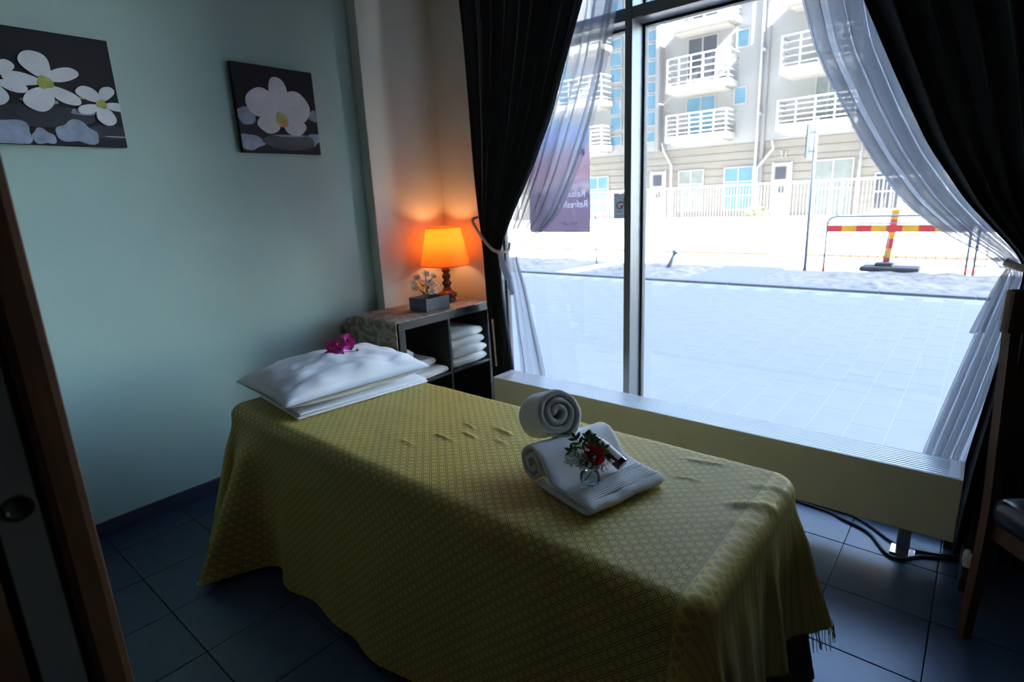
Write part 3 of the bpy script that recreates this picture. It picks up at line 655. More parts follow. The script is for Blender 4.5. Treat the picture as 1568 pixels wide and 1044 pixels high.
MB().grid(lambda u, v: Vector((lerp(0.075, 0.018, v ** 0.8) + (u - 0.5) * lerp(0.02, 0.045, v) , 2.545 + 0.012 * math.sin(u * 9 + v * 2), lerp(1.11, 0.875, v) + 0.01 * u)), 14, 20).build('tie_tail', 'sheer2', c4, True)
MB().grid(lambda u, v: Vector((lerp(0.09, 0.07, v) + (u - 0.5) * lerp(0.015, 0.03, v), 2.54 + 0.01 * math.sin(u * 9), lerp(1.10, 0.93, v))), 10, 14).build('tie_tail', 'sheer', c4, True)
tag(MB().box((-2.45, 2.50, 2.86), (1.1, 2.66, 2.899), 0.004).build('curtain_track', 'white_paint', origin=(-0.7, 2.58, 2.88)), 'white curtain track on the ceiling above the window', 'track')

# ================================================================== SHELF UNIT
SX0, SX1, SY0, SY1, SZ = -2.86, -2.42, 1.875, 2.645, 0.783
sf = empty('cube_shelf', (-2.64, 2.26, 0), 'dark espresso cube shelf unit against the wall by the window', 'shelf')
def spart(n, a, b): return MB().box(a, b, 0.002).build(n, 'espresso', sf)
spart('top_board', (SX0, SY0, SZ - 0.045), (SX1, SY1, SZ)); spart('bottom_board', (SX0, SY0, 0.0), (SX1, SY1, 0.045))
spart('side_panel', (SX0, SY0, 0.045), (SX1, SY0 + 0.045, SZ - 0.045)); spart('side_panel', (SX0, SY1 - 0.045, 0.045), (SX1, SY1, SZ - 0.045))
spart('divider', (SX0, 2.252, 0.045), (SX1 - 0.004, 2.268, SZ - 0.045))
spart('middle_shelf', (SX0, SY0 + 0.045, 0.392), (SX1 - 0.004, 2.252, 0.408)); spart('middle_shelf', (SX0, 2.268, 0.392), (SX1 - 0.004, SY1 - 0.045, 0.408))
spart('back_panel', (SX0 - 0.006, SY0, 0.0), (SX0, SY1, SZ))
# runner over it
def runner():
    mb = MB()
    def fn(u, v):   # v: along; 0..0.72 top (from window end to near end), then hanging
        x = lerp(-2.845, -2.424, u); L = SY1 - SY0; s = v * (L + 0.02 + 0.42)
        if s < L + 0.005: return Vector((lerp(x, x, 1), SY1 - s - 0.002, SZ + 0.004 + 0.0015 * nz(x * 20, s * 20)))
        t = s - L - 0.005; a = min(1, t / 0.012)
        fl = 0.10 * (1 - u) ** 2 * min(1, t / 0.06) ** 0.7
        return Vector((x - fl * 0.75, SY0 - 0.012 * a - 0.02 * t - 0.012 * math.sin(u * 11 + 1) * t / 0.4 - fl * 0.25, SZ + 0.004 - t))
    return mb.grid(fn, 40, 90).build('shelf_runner', 'runner', None, True, thick=0.004)
tag(runner(), 'taupe damask runner over the top of the dark shelf, hanging at its end', 'runner')

# folded towels
def folded_towel(x0, x1, y0, y1, z0, h, label, group, seed):
    w = empty('folded_towel', ((x0 + x1) / 2, (y0 + y1) / 2, z0), label, 'towel', group)
    # layered fold seen from the front: two plies wrapped round a soft front edge
    n = 1
    for k in range(n):
        za, zb = z0 + h * k / n, z0 + h * (k + 1) / n
        r = (zb - za) / 2; prof = []
        for q in range(9): a = -PI / 2 + PI * q / 8; prof.append((x1 - r - 0.008 * (k % 2) + r * math.cos(a), (za + zb) / 2 + r * math.sin(a)))
        prof += [(lerp(x1 - r, x0, t), zb) for t in (0.3, 0.6, 1)] + [(lerp(x0, x1 - r, t), za) for t in (0, 0.4, 0.7)]
        m = len(prof); vs = []; ny_ = 16
        for j in range(ny_):
            t = j / (ny_ - 1); y = lerp(y0, y1, t); sq_ = 1 - 0.35 * (abs(2 * t - 1) ** 8)
            for (x, z) in prof: vs.append(Vector((x + 0.004 * nz(y * 14, z * 30, seed), y + 0.003 * nz(x * 20, z * 40, seed), (za + zb) / 2 + (z - (za + zb) / 2) * sq_ + 0.0025 * nz(x * 16, y * 16, seed + k))))
        fs = [(j * m + i, j * m + (i + 1) % m, (j + 1) * m + (i + 1) % m, (j + 1) * m + i) for j in range(ny_ - 1) for i in range(m)]
        fs += [tuple(range(m)), tuple((ny_ - 1) * m + i for i in range(m))]
        MB().add(vs, fs).build('fold', 'towel', w, True)
G = 'white towels in the shelf'
for k, (h, nm) in enumerate(((0.06, 'lowest'), (0.056, 'second from the bottom'), (0.055, 'third from the bottom'), (0.058, 'topmost'))):
    z0 = 0.409 + sum((0.06, 0.056, 0.055, 0.058)[:k])
    folded_towel(-2.80, -2.435 + (0.0, 0.004, -0.008, -0.012)[k], 2.285, 2.588 - (0, 0, 0.006, 0.014)[k], z0, h, 'white folded towel, %s of the stack of four in the shelf' % nm, G, k * 3.1)
folded_towel(-2.80, -2.43, 1.94, 2.235, 0.409, 0.045, 'white folded towel, lower of two in the shelf beside the pillow', G, 20)
folded_towel(-2.82, -2.50, 1.94, 2.20, 0.455, 0.05, 'white folded towel, upper of two in the shelf beside the pillow', G, 25)
# rolled towel in the left cube
mb = MB(); 
def ribbon(path, th, ax0, ax1, mapf, n=12, jit=0.0, seed=0.0):
    """closed thick ribbon following 2-D path, extruded along a third axis"""
    k = len(path); L = []; Rr = []
    for i in range(k):
        a = path[max(0, i - 1)]; b = path[min(k - 1, i + 1)]; tx, ty = b[0] - a[0], b[1] - a[1]; l = math.hypot(tx, ty) or 1
        nx_, ny_ = -ty / l * th / 2, tx / l * th / 2
        L.append((path[i][0] + nx_, path[i][1] + ny_)); Rr.append((path[i][0] - nx_, path[i][1] - ny_))
    def endcap(c, d):
        ang = math.atan2(d[1], d[0]); return [(c[0] + th / 2 * math.cos(ang + t), c[1] + th / 2 * math.sin(ang + t)) for t in (PI / 4, 0, -PI / 4)]
    e = path[-1]; d = (path[-1][0] - path[-2][0], path[-1][1] - path[-2][1]); s_ = path[0]; d0 = (path[0][0] - path[1][0], path[0][1] - path[1][1])
    loop = L + endcap(e, d) + Rr[::-1] + endcap(s_, d0); m = len(loop)
    mb = MB(); vs = []; ts = [0, 0.004, 0.012] + [0.012 + (ax1 - ax0 - 0.024) * q / n for q in range(1, n)] + [ax1 - ax0 - 0.012, ax1 - ax0 - 0.004, ax1 - ax0]
    cen = path[:]
    for ti, t in enumerate(ts):
        edge = min(t, ax1 - ax0 - t); sh_ = 1 - 0.38 * max(0, 1 - edge / 0.010) ** 2
        for i, (x, y) in enumerate(loop):
            if i < k: c = path[i]
            elif i < k + 3: c = e
            elif i < 2 * k + 3: c = path[k - 1 - (i - k - 3)]
            else: c = s_
            xx, yy = c[0] + (x - c[0]) * sh_, c[1] + (y - c[1]) * sh_
            v = mapf(xx, yy, ax0 + t)
            if jit: v = v + Vector((nz(v.x * 30, v.y * 30, v.z * 30 + seed), nz(v.y * 30, v.z * 30, v.x * 30 + seed + 7), nz(v.z * 30, v.x * 30, v.y * 30 + seed + 3))) * jit
            vs.append(v)
    nr = len(ts)
    fs = [(j * m + i, j * m + (i + 1) % m, (j + 1) * m + (i + 1) % m, (j + 1) * m + i) for j in range(nr - 1) for i in range(m)]
    # caps as strips between the left and right side of the ribbon
    for base in (0, (nr - 1) * m):
        for i in range(k - 1):
            a, b = i, i + 1; ra_, rb_ = k + 3 + (k - 1 - i), k + 3 + (k - 1 - i - 1); fs.append((base + a, base + b, base + rb_, base + ra_))
        fs.append((base + k - 1, base + k, base + k + 1, base + k + 2, base + k + 3)); fs.append((base + 2 * k + 2, base + 2 * k + 3, base + 2 * k + 4, base + 2 * k + 5, base + 0))
    return mb.add(vs, fs)
def spiral(c, r0, r1, turns, a_end, cw=1, n=28):
    out = []; N = int(turns * n)
    for i in range(N + 1):
        t = i / N; a = a_end - cw * 2 * PI * turns * (1 - t); r = lerp(r0, r1, t); out.append((c[0] + r * math.cos(a), c[1] + r * math.sin(a)))
    return out
w = empty('rolled_towel', (-2.62, 1.99, 0.506), 'grey-white rolled towel lying on the folded ones in the shelf', 'towel')
ribbon(spiral((1.985, 0.56), 0.008, 0.042, 3, 0.3), 0.0105, -2.80, -2.50, lambda x, y, t: Vector((t, x, y)), jit=0.003).build('roll', 'towel', w, True)

# planter with white flowers
pl = empty('planter_box', (-2.57, 2.25, 0.789), 'small grey wooden planter box on the shelf runner', 'planter')
PX0, PX1, PY0, PY1, PZ0, PZ1 = -2.652, -2.495, 2.155, 2.345, 0.789, 0.868
MB().box((PX0, PY0, PZ0), (PX1, PY1, PZ0 + 0.008)).build('bottom', 'planter', pl)
for a, b in (((PX0, PY0, PZ0 + 0.008), (PX0 + 0.008, PY1, PZ1)), ((PX1 - 0.008, PY0, PZ0 + 0.008), (PX1, PY1, PZ1)), ((PX0 + 0.008, PY0, PZ0 + 0.008), (PX1 - 0.008, PY0 + 0.008, PZ1)), ((PX0 + 0.008, PY1 - 0.008, PZ0 + 0.008), (PX1 - 0.008, PY1, PZ1))):
    MB().box(a, b, 0.0015).build('side_board', 'planter', pl)
MB().box((PX0 + 0.008, PY0 + 0.008, PZ0 + 0.008), (PX1 - 0.008, PY1 - 0.008, PZ1 - 0.03)).build('soil', 'soil', pl)
def petal(mb, c, d, up_, ln, wd, cup=0.3, n=5, pointy=1.0):
    d = Vector(d).normalized(); up_ = Vector(up_); up_ = (up_ - d * up_.dot(d)).normalized(); sd = d.cross(up_); c = Vector(c); vs = []; fs = []
    for i in range(n + 1):
        t = i / n; wv = wd * (math.sin(PI * min(1, (t * 0.93 + 0.07)) ** pointy)) * 0.5
        for j in (-1, -0.5, 0, 0.5, 1): vs.append(c + d * ln * t + sd * wv * j + up_ * (cup * ln * (t * t * 0.6 - 0.15 * t) + 0.25 * wd * (j * j) * cup * 2))
    for i in range(n):
        for j in range(4): fs.append((i * 5 + j, i * 5 + j + 1, i * 5 + j + 6, i * 5 + j + 5))
    mb.add(vs, fs)
fl = empty('white_flower_sprig', (-2.575, 2.235, 0.846), 'sprig of small white artificial flowers in the grey planter', 'flowers')
heads = [(-2.61, 2.16, 0.955), (-2.60, 2.19, 0.985), (-2.575, 2.235, 1.005), (-2.55, 2.27, 0.985), (-2.55, 2.25, 0.945), (-2.535, 2.29, 0.935), (-2.545, 2.275, 0.90), (-2.585, 2.24, 0.96), (-2.54, 2.235, 0.90), (-2.605, 2.165, 0.925)]
rg = random.Random(3)
for i, hc in enumerate(heads):
    h = Vector(hc); nrm = (Vector((0.75, -0.15, 0.45)) + Vector((rg.uniform(-.4, .4), rg.uniform(-.4, .4), rg.uniform(-.3, .3)))).normalized(); a0 = nrm.orthogonal().normalized(); b0 = nrm.cross(a0); mb = MB()
    for k in range(5):
        a = 2 * PI * k / 5 + i; petal(mb, h, a0 * math.cos(a) + b0 * math.sin(a) + nrm * 0.15, nrm, 0.027, 0.025, 0.3)
    f_ = mb.build('blossom', 'petal_white', fl, True); MB().ball(h + nrm * 0.003, 0.0035).build('blossom_center', 'stem', f_, True)
    MB().tube(smooth_path([(-2.575 + rg.uniform(-.01, .01), 2.235 + rg.uniform(-.01, .01), 0.84), lerp(Vector((-2.575, 2.235, 0.86)), h, 0.5) + Vector((0, 0, 0.015)), h], 5), 0.0018, 5).build('stem', 'stem', fl, True)
mb = MB()
for k in range(16):
    a = k * 2.4; d = Vector((math.cos(a), math.sin(a), rg.uniform(-0.1, 0.7))); petal(mb, Vector((-2.575, 2.235, rg.uniform(0.87, 0.95))) + d * 0.012, d, (0, 0, 1), 0.042, 0.018, 0.2)
mb.build('leaves', 'stem', fl, True)

# table lamp
lx, ly, lz = -2.675, 2.50, 0.789
lamp = empty('table_lamp', (lx, ly, lz), 'lit table lamp with orange pleated shade and dark turned wooden base', 'lamp')
prof = [(0.0, 0.0), (0.052, 0.0), (0.056, 0.004), (0.056, 0.014), (0.050, 0.020), (0.056, 0.028), (0.064, 0.042), (0.062, 0.056), (0.044, 0.066), (0.034, 0.072), (0.026, 0.088), (0.020, 0.098), (0.026, 0.106), (0.033, 0.118), (0.030, 0.130), (0.019, 0.140), (0.022, 0.146), (0.029, 0.158), (0.030, 0.168), (0.021, 0.182), (0.018, 0.188), (0.027, 0.196), (0.029, 0.205), (0.022, 0.214), (0.015, 0.222), (0.015, 0.30), (0.0, 0.30)]
MB().lathe(prof, (lx, ly, lz), 36).build('turned_base', 'lamp_wood', lamp, True)
def shademat():
    def f(n):
        d = n.nodes.new('ShaderNodeBsdfDiffuse'); d.inputs[0].default_value = (0.85, 0.30, 0.08, 1)
        l = n.nodes.new('ShaderNodeBsdfTranslucent'); l.inputs[0].default_value = (0.95, 0.30, 0.045, 1)
        x = n.nodes.new('ShaderNodeMixShader'); x.inputs[0].default_value = 0.6; n.links.new(d.outputs[0], x.inputs[1]); n.links.new(l.outputs[0], x.inputs[2]); return x.outputs[0]
    return mixmat('orange_pleated_fabric', f)
M['shade'] = shademat()
MB().lathe([(lerp(0.158, 0.108, t), lerp(0.24, 0.478, t)) for t in [k / 10 for k in range(11)]], (lx, ly, lz), 240, None, 0.012, 60).build('shade', 'shade', lamp, True)
for r, z in ((0.158, 0.24), (0.109, 0.478)): MB().tube([(lx + r * math.cos(2 * PI * k / 48), ly + r * math.sin(2 * PI * k / 48), lz + z) for k in range(49)], 0.003, 6).build('shade_rim', 'shade', lamp, True)
M['bulb'] = mixmat('bulb_glow', lambda n: (lambda e: (e.inputs.__getitem__(0).__setattr__('default_value', (1, 0.62, 0.28, 1)), e.inputs.__getitem__(1).__setattr__('default_value', 4.0), e.outputs[0])[2])(n.nodes.new('ShaderNodeEmission')))
MB().ball((lx, ly, lz + 0.35), 0.026, 3, (1, 1, 1.25)).build('bulb', 'bulb', lamp, True)
MB().tube(smooth_path([(lx + 0.055, ly + 0.01, lz + 0.004), (lx + 0.12, ly + 0.06, lz + 0.004), (lx + 0.2, ly + 0.10, lz + 0.004)]), 0.0025, 6).build('cord', 'rope', lamp, True)
ld = bpy.data.lights.new('bulb_light', 'POINT'); ld.energy = 0.5; ld.color = (1.0, 0.45, 0.15); ld.shadow_soft_size = 0.03
lo = bpy.data.objects.new('bulb_light', ld); lo.location = (0, 0, 0.405); link(lo, lamp)

# ================================================================== MASSAGE TABLE AND COVER
BX0, BX1, BY0, BY1, BZ = -2.38, -0.315, 0.895, 1.605, 0.63
tb = empty('massage_table', (-1.32, 1.25, 0), 'massage table hidden under the gold cover', 'table')
MB().box((BX0 + 0.02, BY0 + 0.02, BZ - 0.09), (BX1 - 0.02, BY1 - 0.02, BZ - 0.016), 0.03).build('padded_top', 'undersheet', tb)
MB().box((BX0 + 0.06, BY0 + 0.06, BZ - 0.16), (BX1 - 0.06, BY1 - 0.06, BZ - 0.09), 0.005).build('frame', 'chair_wood', tb)
for x in (BX0 + 0.2, BX1 - 0.2):
    for y in (BY0 + 0.09, BY1 - 0.09): MB().box((x - 0.025, y - 0.025, 0), (x + 0.025, y + 0.025, BZ - 0.16), 0.004).build('leg', 'chair_wood', tb)
def perim(off=0.0, cr=0.07, n=520):
    x0, x1, y0, y1 = BX0 - off, BX1 + off, BY0 - off, BY1 + off; pts = []
    segs = [((x0 + cr, y0), (x1 - cr, y0), (0, -1)), ((x1, y0 + cr), (x1, y1 - cr), (1, 0)), ((x1 - cr, y1), (x0 + cr, y1), (0, 1)), ((x0, y1 - cr), (x0, y0 + cr), (-1, 0))]
    cs = [(x1 - cr, y0 + cr, -PI / 2), (x1 - cr, y1 - cr, 0), (x0 + cr, y1 - cr, PI / 2), (x0 + cr, y0 + cr, PI)]
    for (a, b, nm), (cx, cy, a0) in zip(segs, cs):
        L = math.hypot(b[0] - a[0], b[1] - a[1]); k = max(2, int(L / 0.0125))
        for i in range(k): t = i / k; pts.append((lerp(a[0], b[0], t), lerp(a[1], b[1], t), nm[0], nm[1]))
        for i in range(14): t = a0 + PI / 2 * i / 14; pts.append((cx + cr * math.cos(t), cy + cr * math.sin(t), math.cos(t), math.sin(t)))
    return pts
def g_(x, c, w): return math.exp(-((x - c) / w) ** 2)
def flare(x, y, nx_, ny_):
    near = max(0, -ny_); foot = max(0, nx_); head = max(0, -nx_); far = max(0, ny_)
    s = 0.15 * near + 0.10 * foot + 0.16 * head + 0.03 * far
    s += near * (0.36 * g_(x, -2.17, 0.075) - 0.09 * g_(x, -2.01, 0.08) + 0.02 * math.sin(x * 9 + 1) + 0.014 * math.sin(x * 23))
    s += foot * (0.035 * math.sin(y * 34) + 0.03 * math.sin(y * 57 + 1) + 0.10 * g_(y, 1.52, 0.045) - 0.03 * g_(y, 1.42, 0.04) + 0.10 * g_(y, 1.06, 0.05))
    c = min(1, 4 * abs(nx_ * ny_)) ; s += 0.12 * c * (1.0 if nx_ > 0 else 0.9)
    return s
def hemz(nx_, ny_, base):
    near = max(0, -ny_); foot = max(0, nx_); head = max(0, -nx_); far = max(0, ny_)
    q = near ** 2 * base[0] + foot ** 2 * base[1] + head ** 2 * base[2] + far ** 2 * base[3]; return q
def top_bump(x, y):
    z = 0.0018 * nz(x * 9, y * 9, 2) + 0.0012 * nz(x * 26, y * 18, 5)
    def ridge(x0, y0, x1, y1, w_, h_):
        dx, dy = x1 - x0, y1 - y0; L = math.hypot(dx, dy); t = ((x - x0) * dx + (y - y0) * dy) / (L * L); d = ((x - x0) * dy - (y - y0) * dx) / L
        return h_ * math.exp(-(d / w_) ** 2) * (sm(-0.1, 0.25, t) * sm(1.1, 0.75, t))
    for r in RIDGES: z += ridge(*r)
    return z
RIDGES = [(-1.40, 1.20, -1.30, 1.19, 0.006, 0.005), (-1.33, 1.27, -1.24, 1.25, 0.006, 0.005), (-1.26, 1.36, -1.16, 1.34, 0.007, 0.006), (-1.20, 1.29, -1.13, 1.27, 0.006, 0.005), (-1.47, 1.10, -1.38, 1.09, 0.007, 0.004),
          (-1.12, 1.42, -1.02, 1.44, 0.007, 0.004), (-1.38, 1.33, -1.31, 1.31, 0.006, 0.004), (-0.62, 1.50, -0.50, 1.53, 0.008, 0.005), (-0.60, 1.38, -0.53, 1.40, 0.007, 0.004), (-0.43, 1.32, -0.30, 1.40, 0.013, 0.008), (-0.42, 1.45, -0.30, 1.50, 0.010, 0.005), (-0.40, 1.24, -0.32, 1.28, 0.012, 0.003)]
def cover(name, mat, off, zt, base, flk, top=True, nt=56, na=46, rho=0.045, parent=None):
    P = perim(off); mb = MB(); vs = []; uv = []; yc = (BY0 + BY1) / 2; rows = []
    if top:
        for a in range(na): rows.append(('a', a / na))
    for t in range(nt + 1): rows.append(('t', t / nt))
    for (x, y, nx_, ny_) in P:
        hz = hemz(nx_, ny_, base); drop = zt - hz; fl_ = flare(x, y, nx_, ny_) * flk
        cxx = max(BX0 + 0.36, min(BX1 - 0.36, x)); ex, ey = x - nx_ * rho, y - ny_ * rho
        for kind, q in rows:
            if kind == 'a':
                px, py = lerp(cxx, ex, q), lerp(yc, ey, q); vs.append(Vector((px, py, zt + top_bump(px, py)))); uv.append((px, py))
            else:
                arc = rho * PI / 2; s = q * (drop + 0.03) * math.sqrt(1 + fl_ * fl_)
                if s < arc: th = s / rho; o_, dz = rho * math.sin(th), rho * (1 - math.cos(th)); tt = 0
                else: tt = s - arc; sl = fl_; cl = 1 / math.sqrt(1 + sl * sl); o_, dz = rho + tt * sl * cl * sm(0, 0.15, tt) ** 0.5, rho + tt * cl
                w_ = 0.004 * nz(x * 14, y * 14, tt * 3) * min(1, tt * 6)
                px, py = ex + nx_ * (o_ + w_), ey + ny_ * (o_ + w_)
                zz = max(hz if hz > 0.02 else 0.012, zt - dz)
                vs.append(Vector((px, py, zz + (top_bump(px, py) * max(0, 1 - tt * 8) if top else 0)))); uv.append((ex + nx_ * s, ey + ny_ * s))
    n = len(P); m = len(rows)
    fs = [(i * m + j, ((i + 1) % n) * m + j, ((i + 1) % n) * m + j + 1, i * m + j + 1) for i in range(n) for j in range(m - 1)]
    mb.add(vs, fs); return mb.build(name, mat, parent, True, uvs=uv), P
sp, PP = cover('bedspread', 'spread', 0.0, BZ, (0.03, 0.20, 0.04, 0.20), 1.0)
tag(sp, 'gold brocade bedspread with a diamond pattern draped over the massage table', 'bedspread')
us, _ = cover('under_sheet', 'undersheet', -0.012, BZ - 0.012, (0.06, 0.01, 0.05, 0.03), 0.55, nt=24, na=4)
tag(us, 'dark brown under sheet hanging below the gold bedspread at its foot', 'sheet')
# fringe along the hem of the foot end
mb = MB(); rg = random.Random(5)
me = sp.data; nrow = 46 + 57; NP = len(PP)
for i, (x, y, nx_, ny_) in enumerate(PP):
    if nx_ < 0.35 : continue
    for k in range(3):
        a = me.vertices[i * nrow + nrow - 1].co; b = me.vertices[((i + 1) % NP) * nrow + nrow - 1].co; c = lerp(a, b, k / 3)
        e = c + Vector((nx_ * 0.01 + rg.uniform(-.006, .006), ny_ * 0.01 + rg.uniform(-.008, .008), -0.045 - rg.random() * 0.02)); mb.tube([c + Vector((0, 0, 0.004)), lerp(c, e, 0.5) + Vector((rg.uniform(-.003, .003), rg.uniform(-.003, .003), 0)), e], 0.0011, 3, False)
tag(mb.build('fringe', 'fringe', sp, True), kind='stuff')

# pillow on a folded sheet
def cushion(cx, cy, lx_, ly_, h, rotz, z0, seed, sag=0.0, pw=0.42, crn=0.06):
    R = Matrix.Rotation(rotz, 3, 'Z'); n = 60; vs = []; fs = []
    for side in (1, -1):
        for i in range(n + 1):
            for j in range(n + 1):
                a, b = 2 * i / n - 1, 2 * j / n - 1
                a2, b2 = a * (1 - crn * (1 - b * b) * -0.0), b
                px = a * lx_ / 2 * (1 - crn * (1 - abs(a)) * 0 - 0.05 * (1 - b * b) * 0 + 0) ; py = b * ly_ / 2
                # edges pull in between the pointed corners
                px *= 1 - 0.035 * (1 - b * b); py *= 1 - 0.05 * (1 - a * a)
                t = ((1 - a * a) * (1 - b * b)); hh = h * (max(0, t) ** pw)
                wr = 0.010 * nz(a * 3 + seed, b * 3) + 0.006 * nz(a * 7, b * 5 + seed) * 1
                edge = min(1, t * 6)
                z = side * hh * (0.62 if side > 0 else 0.38) + wr * edge * (1 if side > 0 else 0.2) + 0.38 * h * 0.9
                z = max(z, 0.002) if side < 0 else z
                v = R @ Vector((px, py, 0)); vs.append(Vector((cx + v.x, cy + v.y, z0 + z)))
    N = (n + 1) ** 2
    for s in range(2):
        for i in range(n):
            for j in range(n): k = s * N + i * (n + 1) + j; fs.append((k, k + 1, k + n + 2, k + n + 1))
    return MB().add(vs, fs)
pw_ = empty('pillow', (-2.08, 1.24, BZ), 'white pillow in a plain case at the head of the bed', 'pillow')
ob = cushion(-2.135, 1.285, 0.50, 0.67, 0.165, math.radians(-5), BZ + 0.016, 3.0).build('pillowcase', 'linen', pw_, True)
bmm = bmesh.new(); bmm.from_mesh(ob.data); bmesh.ops.remove_doubles(bmm, verts=bmm.verts[:], dist=0.0015); bmm.to_mesh(ob.data); bmm.free()
for p in ob.data.polygons: p.use_smooth = True
fsheet = empty('folded_sheet', (-2.08, 1.24, BZ), 'flat folded white sheet lying under the pillow', 'sheet')
Rp = Matrix.Rotation(math.radians(-7), 3, 'Z')
for k in range(2): MB().box((-2.30 + 0.004 * k, 1.00 + 0.01 * k, BZ + 0.003 + 0.011 * k), (-1.90 - 0.004 * k, 1.60 - 0.006 * k, BZ + 0.013 + 0.011 * k), 0.005, Rp, (-2.07, 1.24, BZ)).build('layer', 'linen', fsheet, True)

# magenta orchid sprig on the pillow
oc = Vector((-2.115, 1.295, BZ + 0.176))
orc = empty('orchid_sprig', oc, 'magenta orchid sprig lying on the white pillow', 'flower')
def orchid(c, nrm, r, seed, par):
    nrm = Vector(nrm).normalized(); a0 = nrm.orthogonal().normalized(); b0 = nrm.cross(a0); mb = MB()
    for k in range(3):
        a = 2 * PI * k / 3 + seed; petal(mb, c, a0 * math.cos(a) + b0 * math.sin(a) - nrm * 0.05, nrm, r, r * 0.62, 0.12, 7)
    for k in range(2):
        a = PI / 3 + PI * 2 * k / 3 + seed; petal(mb, c + nrm * 0.002, a0 * math.cos(a) + b0 * math.sin(a), nrm, r * 1.05, r * 1.15, 0.2, 7)
    o = mb.build('blossom', 'petal_magenta', par, True); mb = MB()
    petal(mb, c + nrm * 0.004, a0 * math.cos(seed + PI) + b0 * math.sin(seed + PI) + nrm * 0.9, nrm, r * 0.5, r * 0.35, 0.6); mb.build('lip', 'rose', o, True)
orchid(oc + Vector((-0.0, -0.035, 0.012)), (0.6, -0.7, 0.5), 0.044, 0.4, orc)
orchid(oc + Vector((0.012, 0.0, 0.032)), (0.5, -0.6, 0.7), 0.044, 1.9, orc)
orchid(oc + Vector((0.02, 0.04, 0.036)), (0.75, -0.4, 0.5), 0.044, 3.0, orc)
orchid(oc + Vector((0.025, -0.015, -0.004)), (0.8, -0.6, 0.2), 0.034, 4.0, orc)
MB().tube(smooth_path([oc, oc + Vector((0.04, 0.01, -0.012)), oc + Vector((0.075, 0.04, -0.022))]), 0.002, 6).build('stem', 'stem', orc, True)
MB().tube(smooth_path([oc + Vector((0.02, 0, 0)), oc + Vector((0.05, 0.03, 0.0)), oc + Vector((0.065, 0.06, 0.0))]), 0.0015, 6).build('stem', 'stem', orc, True)
MB().ball(oc + Vector((0.075, 0.04, -0.02)), 0.006, 2, (1.3, 1.3, 0.9)).build('bud', 'leaf', orc, True); MB().ball(oc + Vector((0.065, 0.06, 0.002)), 0.006, 2).build('bud', 'rose', orc, True)

# ================================================================== TOWEL FIGURE
fv_ = Vector((0.964, -0.266, 0)); wv_ = Vector((0.266, 0.964, 0)); O = Vector((-0.86, 1.243, BZ + 0.004))
tw = empty('towel_sculpture', O, 'white towel folded into a rolled-neck figure on the gold bedspread', 'towel')
RR = 0.058
path = spiral((0.0, RR), 0.010, RR - 0.008, 1.8, PI / 2 - 0.15, -1)
path += [(0.026, 0.105), (0.048, 0.088), (0.065, 0.064), (0.082, 0.043), (0.105, 0.034), (0.15, 0.031), (0.19, 0.030), (0.222, 0.029), (0.232, 0.0235), (0.234, 0.018), (0.230, 0.012), (0.22, 0.009), (0.15, 0.008), (0.08, 0.008), (0.02, 0.008)]
def mapt(x, y, t): return O + fv_ * x + wv_ * t + Vector((0, 0, y)) + Vector((0, 0, 0.0015 * math.sin(t * 40)))
ribbon(path, 0.0125, -0.138, 0.138, mapt, 26, 0.003, 1).build('folded_body', 'towel', tw, True)
# ribbed band along the front of the pad
for k in range(9):
    x = 0.150 + k * 0.0085
    MB().tube([O + fv_ * x + wv_ * t + Vector((0, 0, 0.0375 - 0.0002 * k + 0.0008 * nz(t * 30, k))) for t in [-0.13 + 0.26 * q / 16 for q in range(17)]], 0.0028, 6).build('woven_rib', 'towel', tw, True)
# upper roll
nA = Vector((0.80, -0.40, 0.42)).normalized(); uA = (Vector((0, 0, 1)) - nA * nA.z).normalized(); vA = uA.cross(nA)
HC = Vector((-0.884, 1.228, BZ + 0.181))
path2 = spiral((0, 0), 0.012, 0.068, 2.6, -1.1, -1)
def mapu(x, y, t):
    k = 1 + 0.10 * max(0, -t / 0.14)
    return HC + vA * x * k + uA * y * k + nA * t
ribbon(path2, 0.0205, -0.145, 0.0, mapu, 14, 0.003, 5).build('upper_roll', 'towel', tw, True)
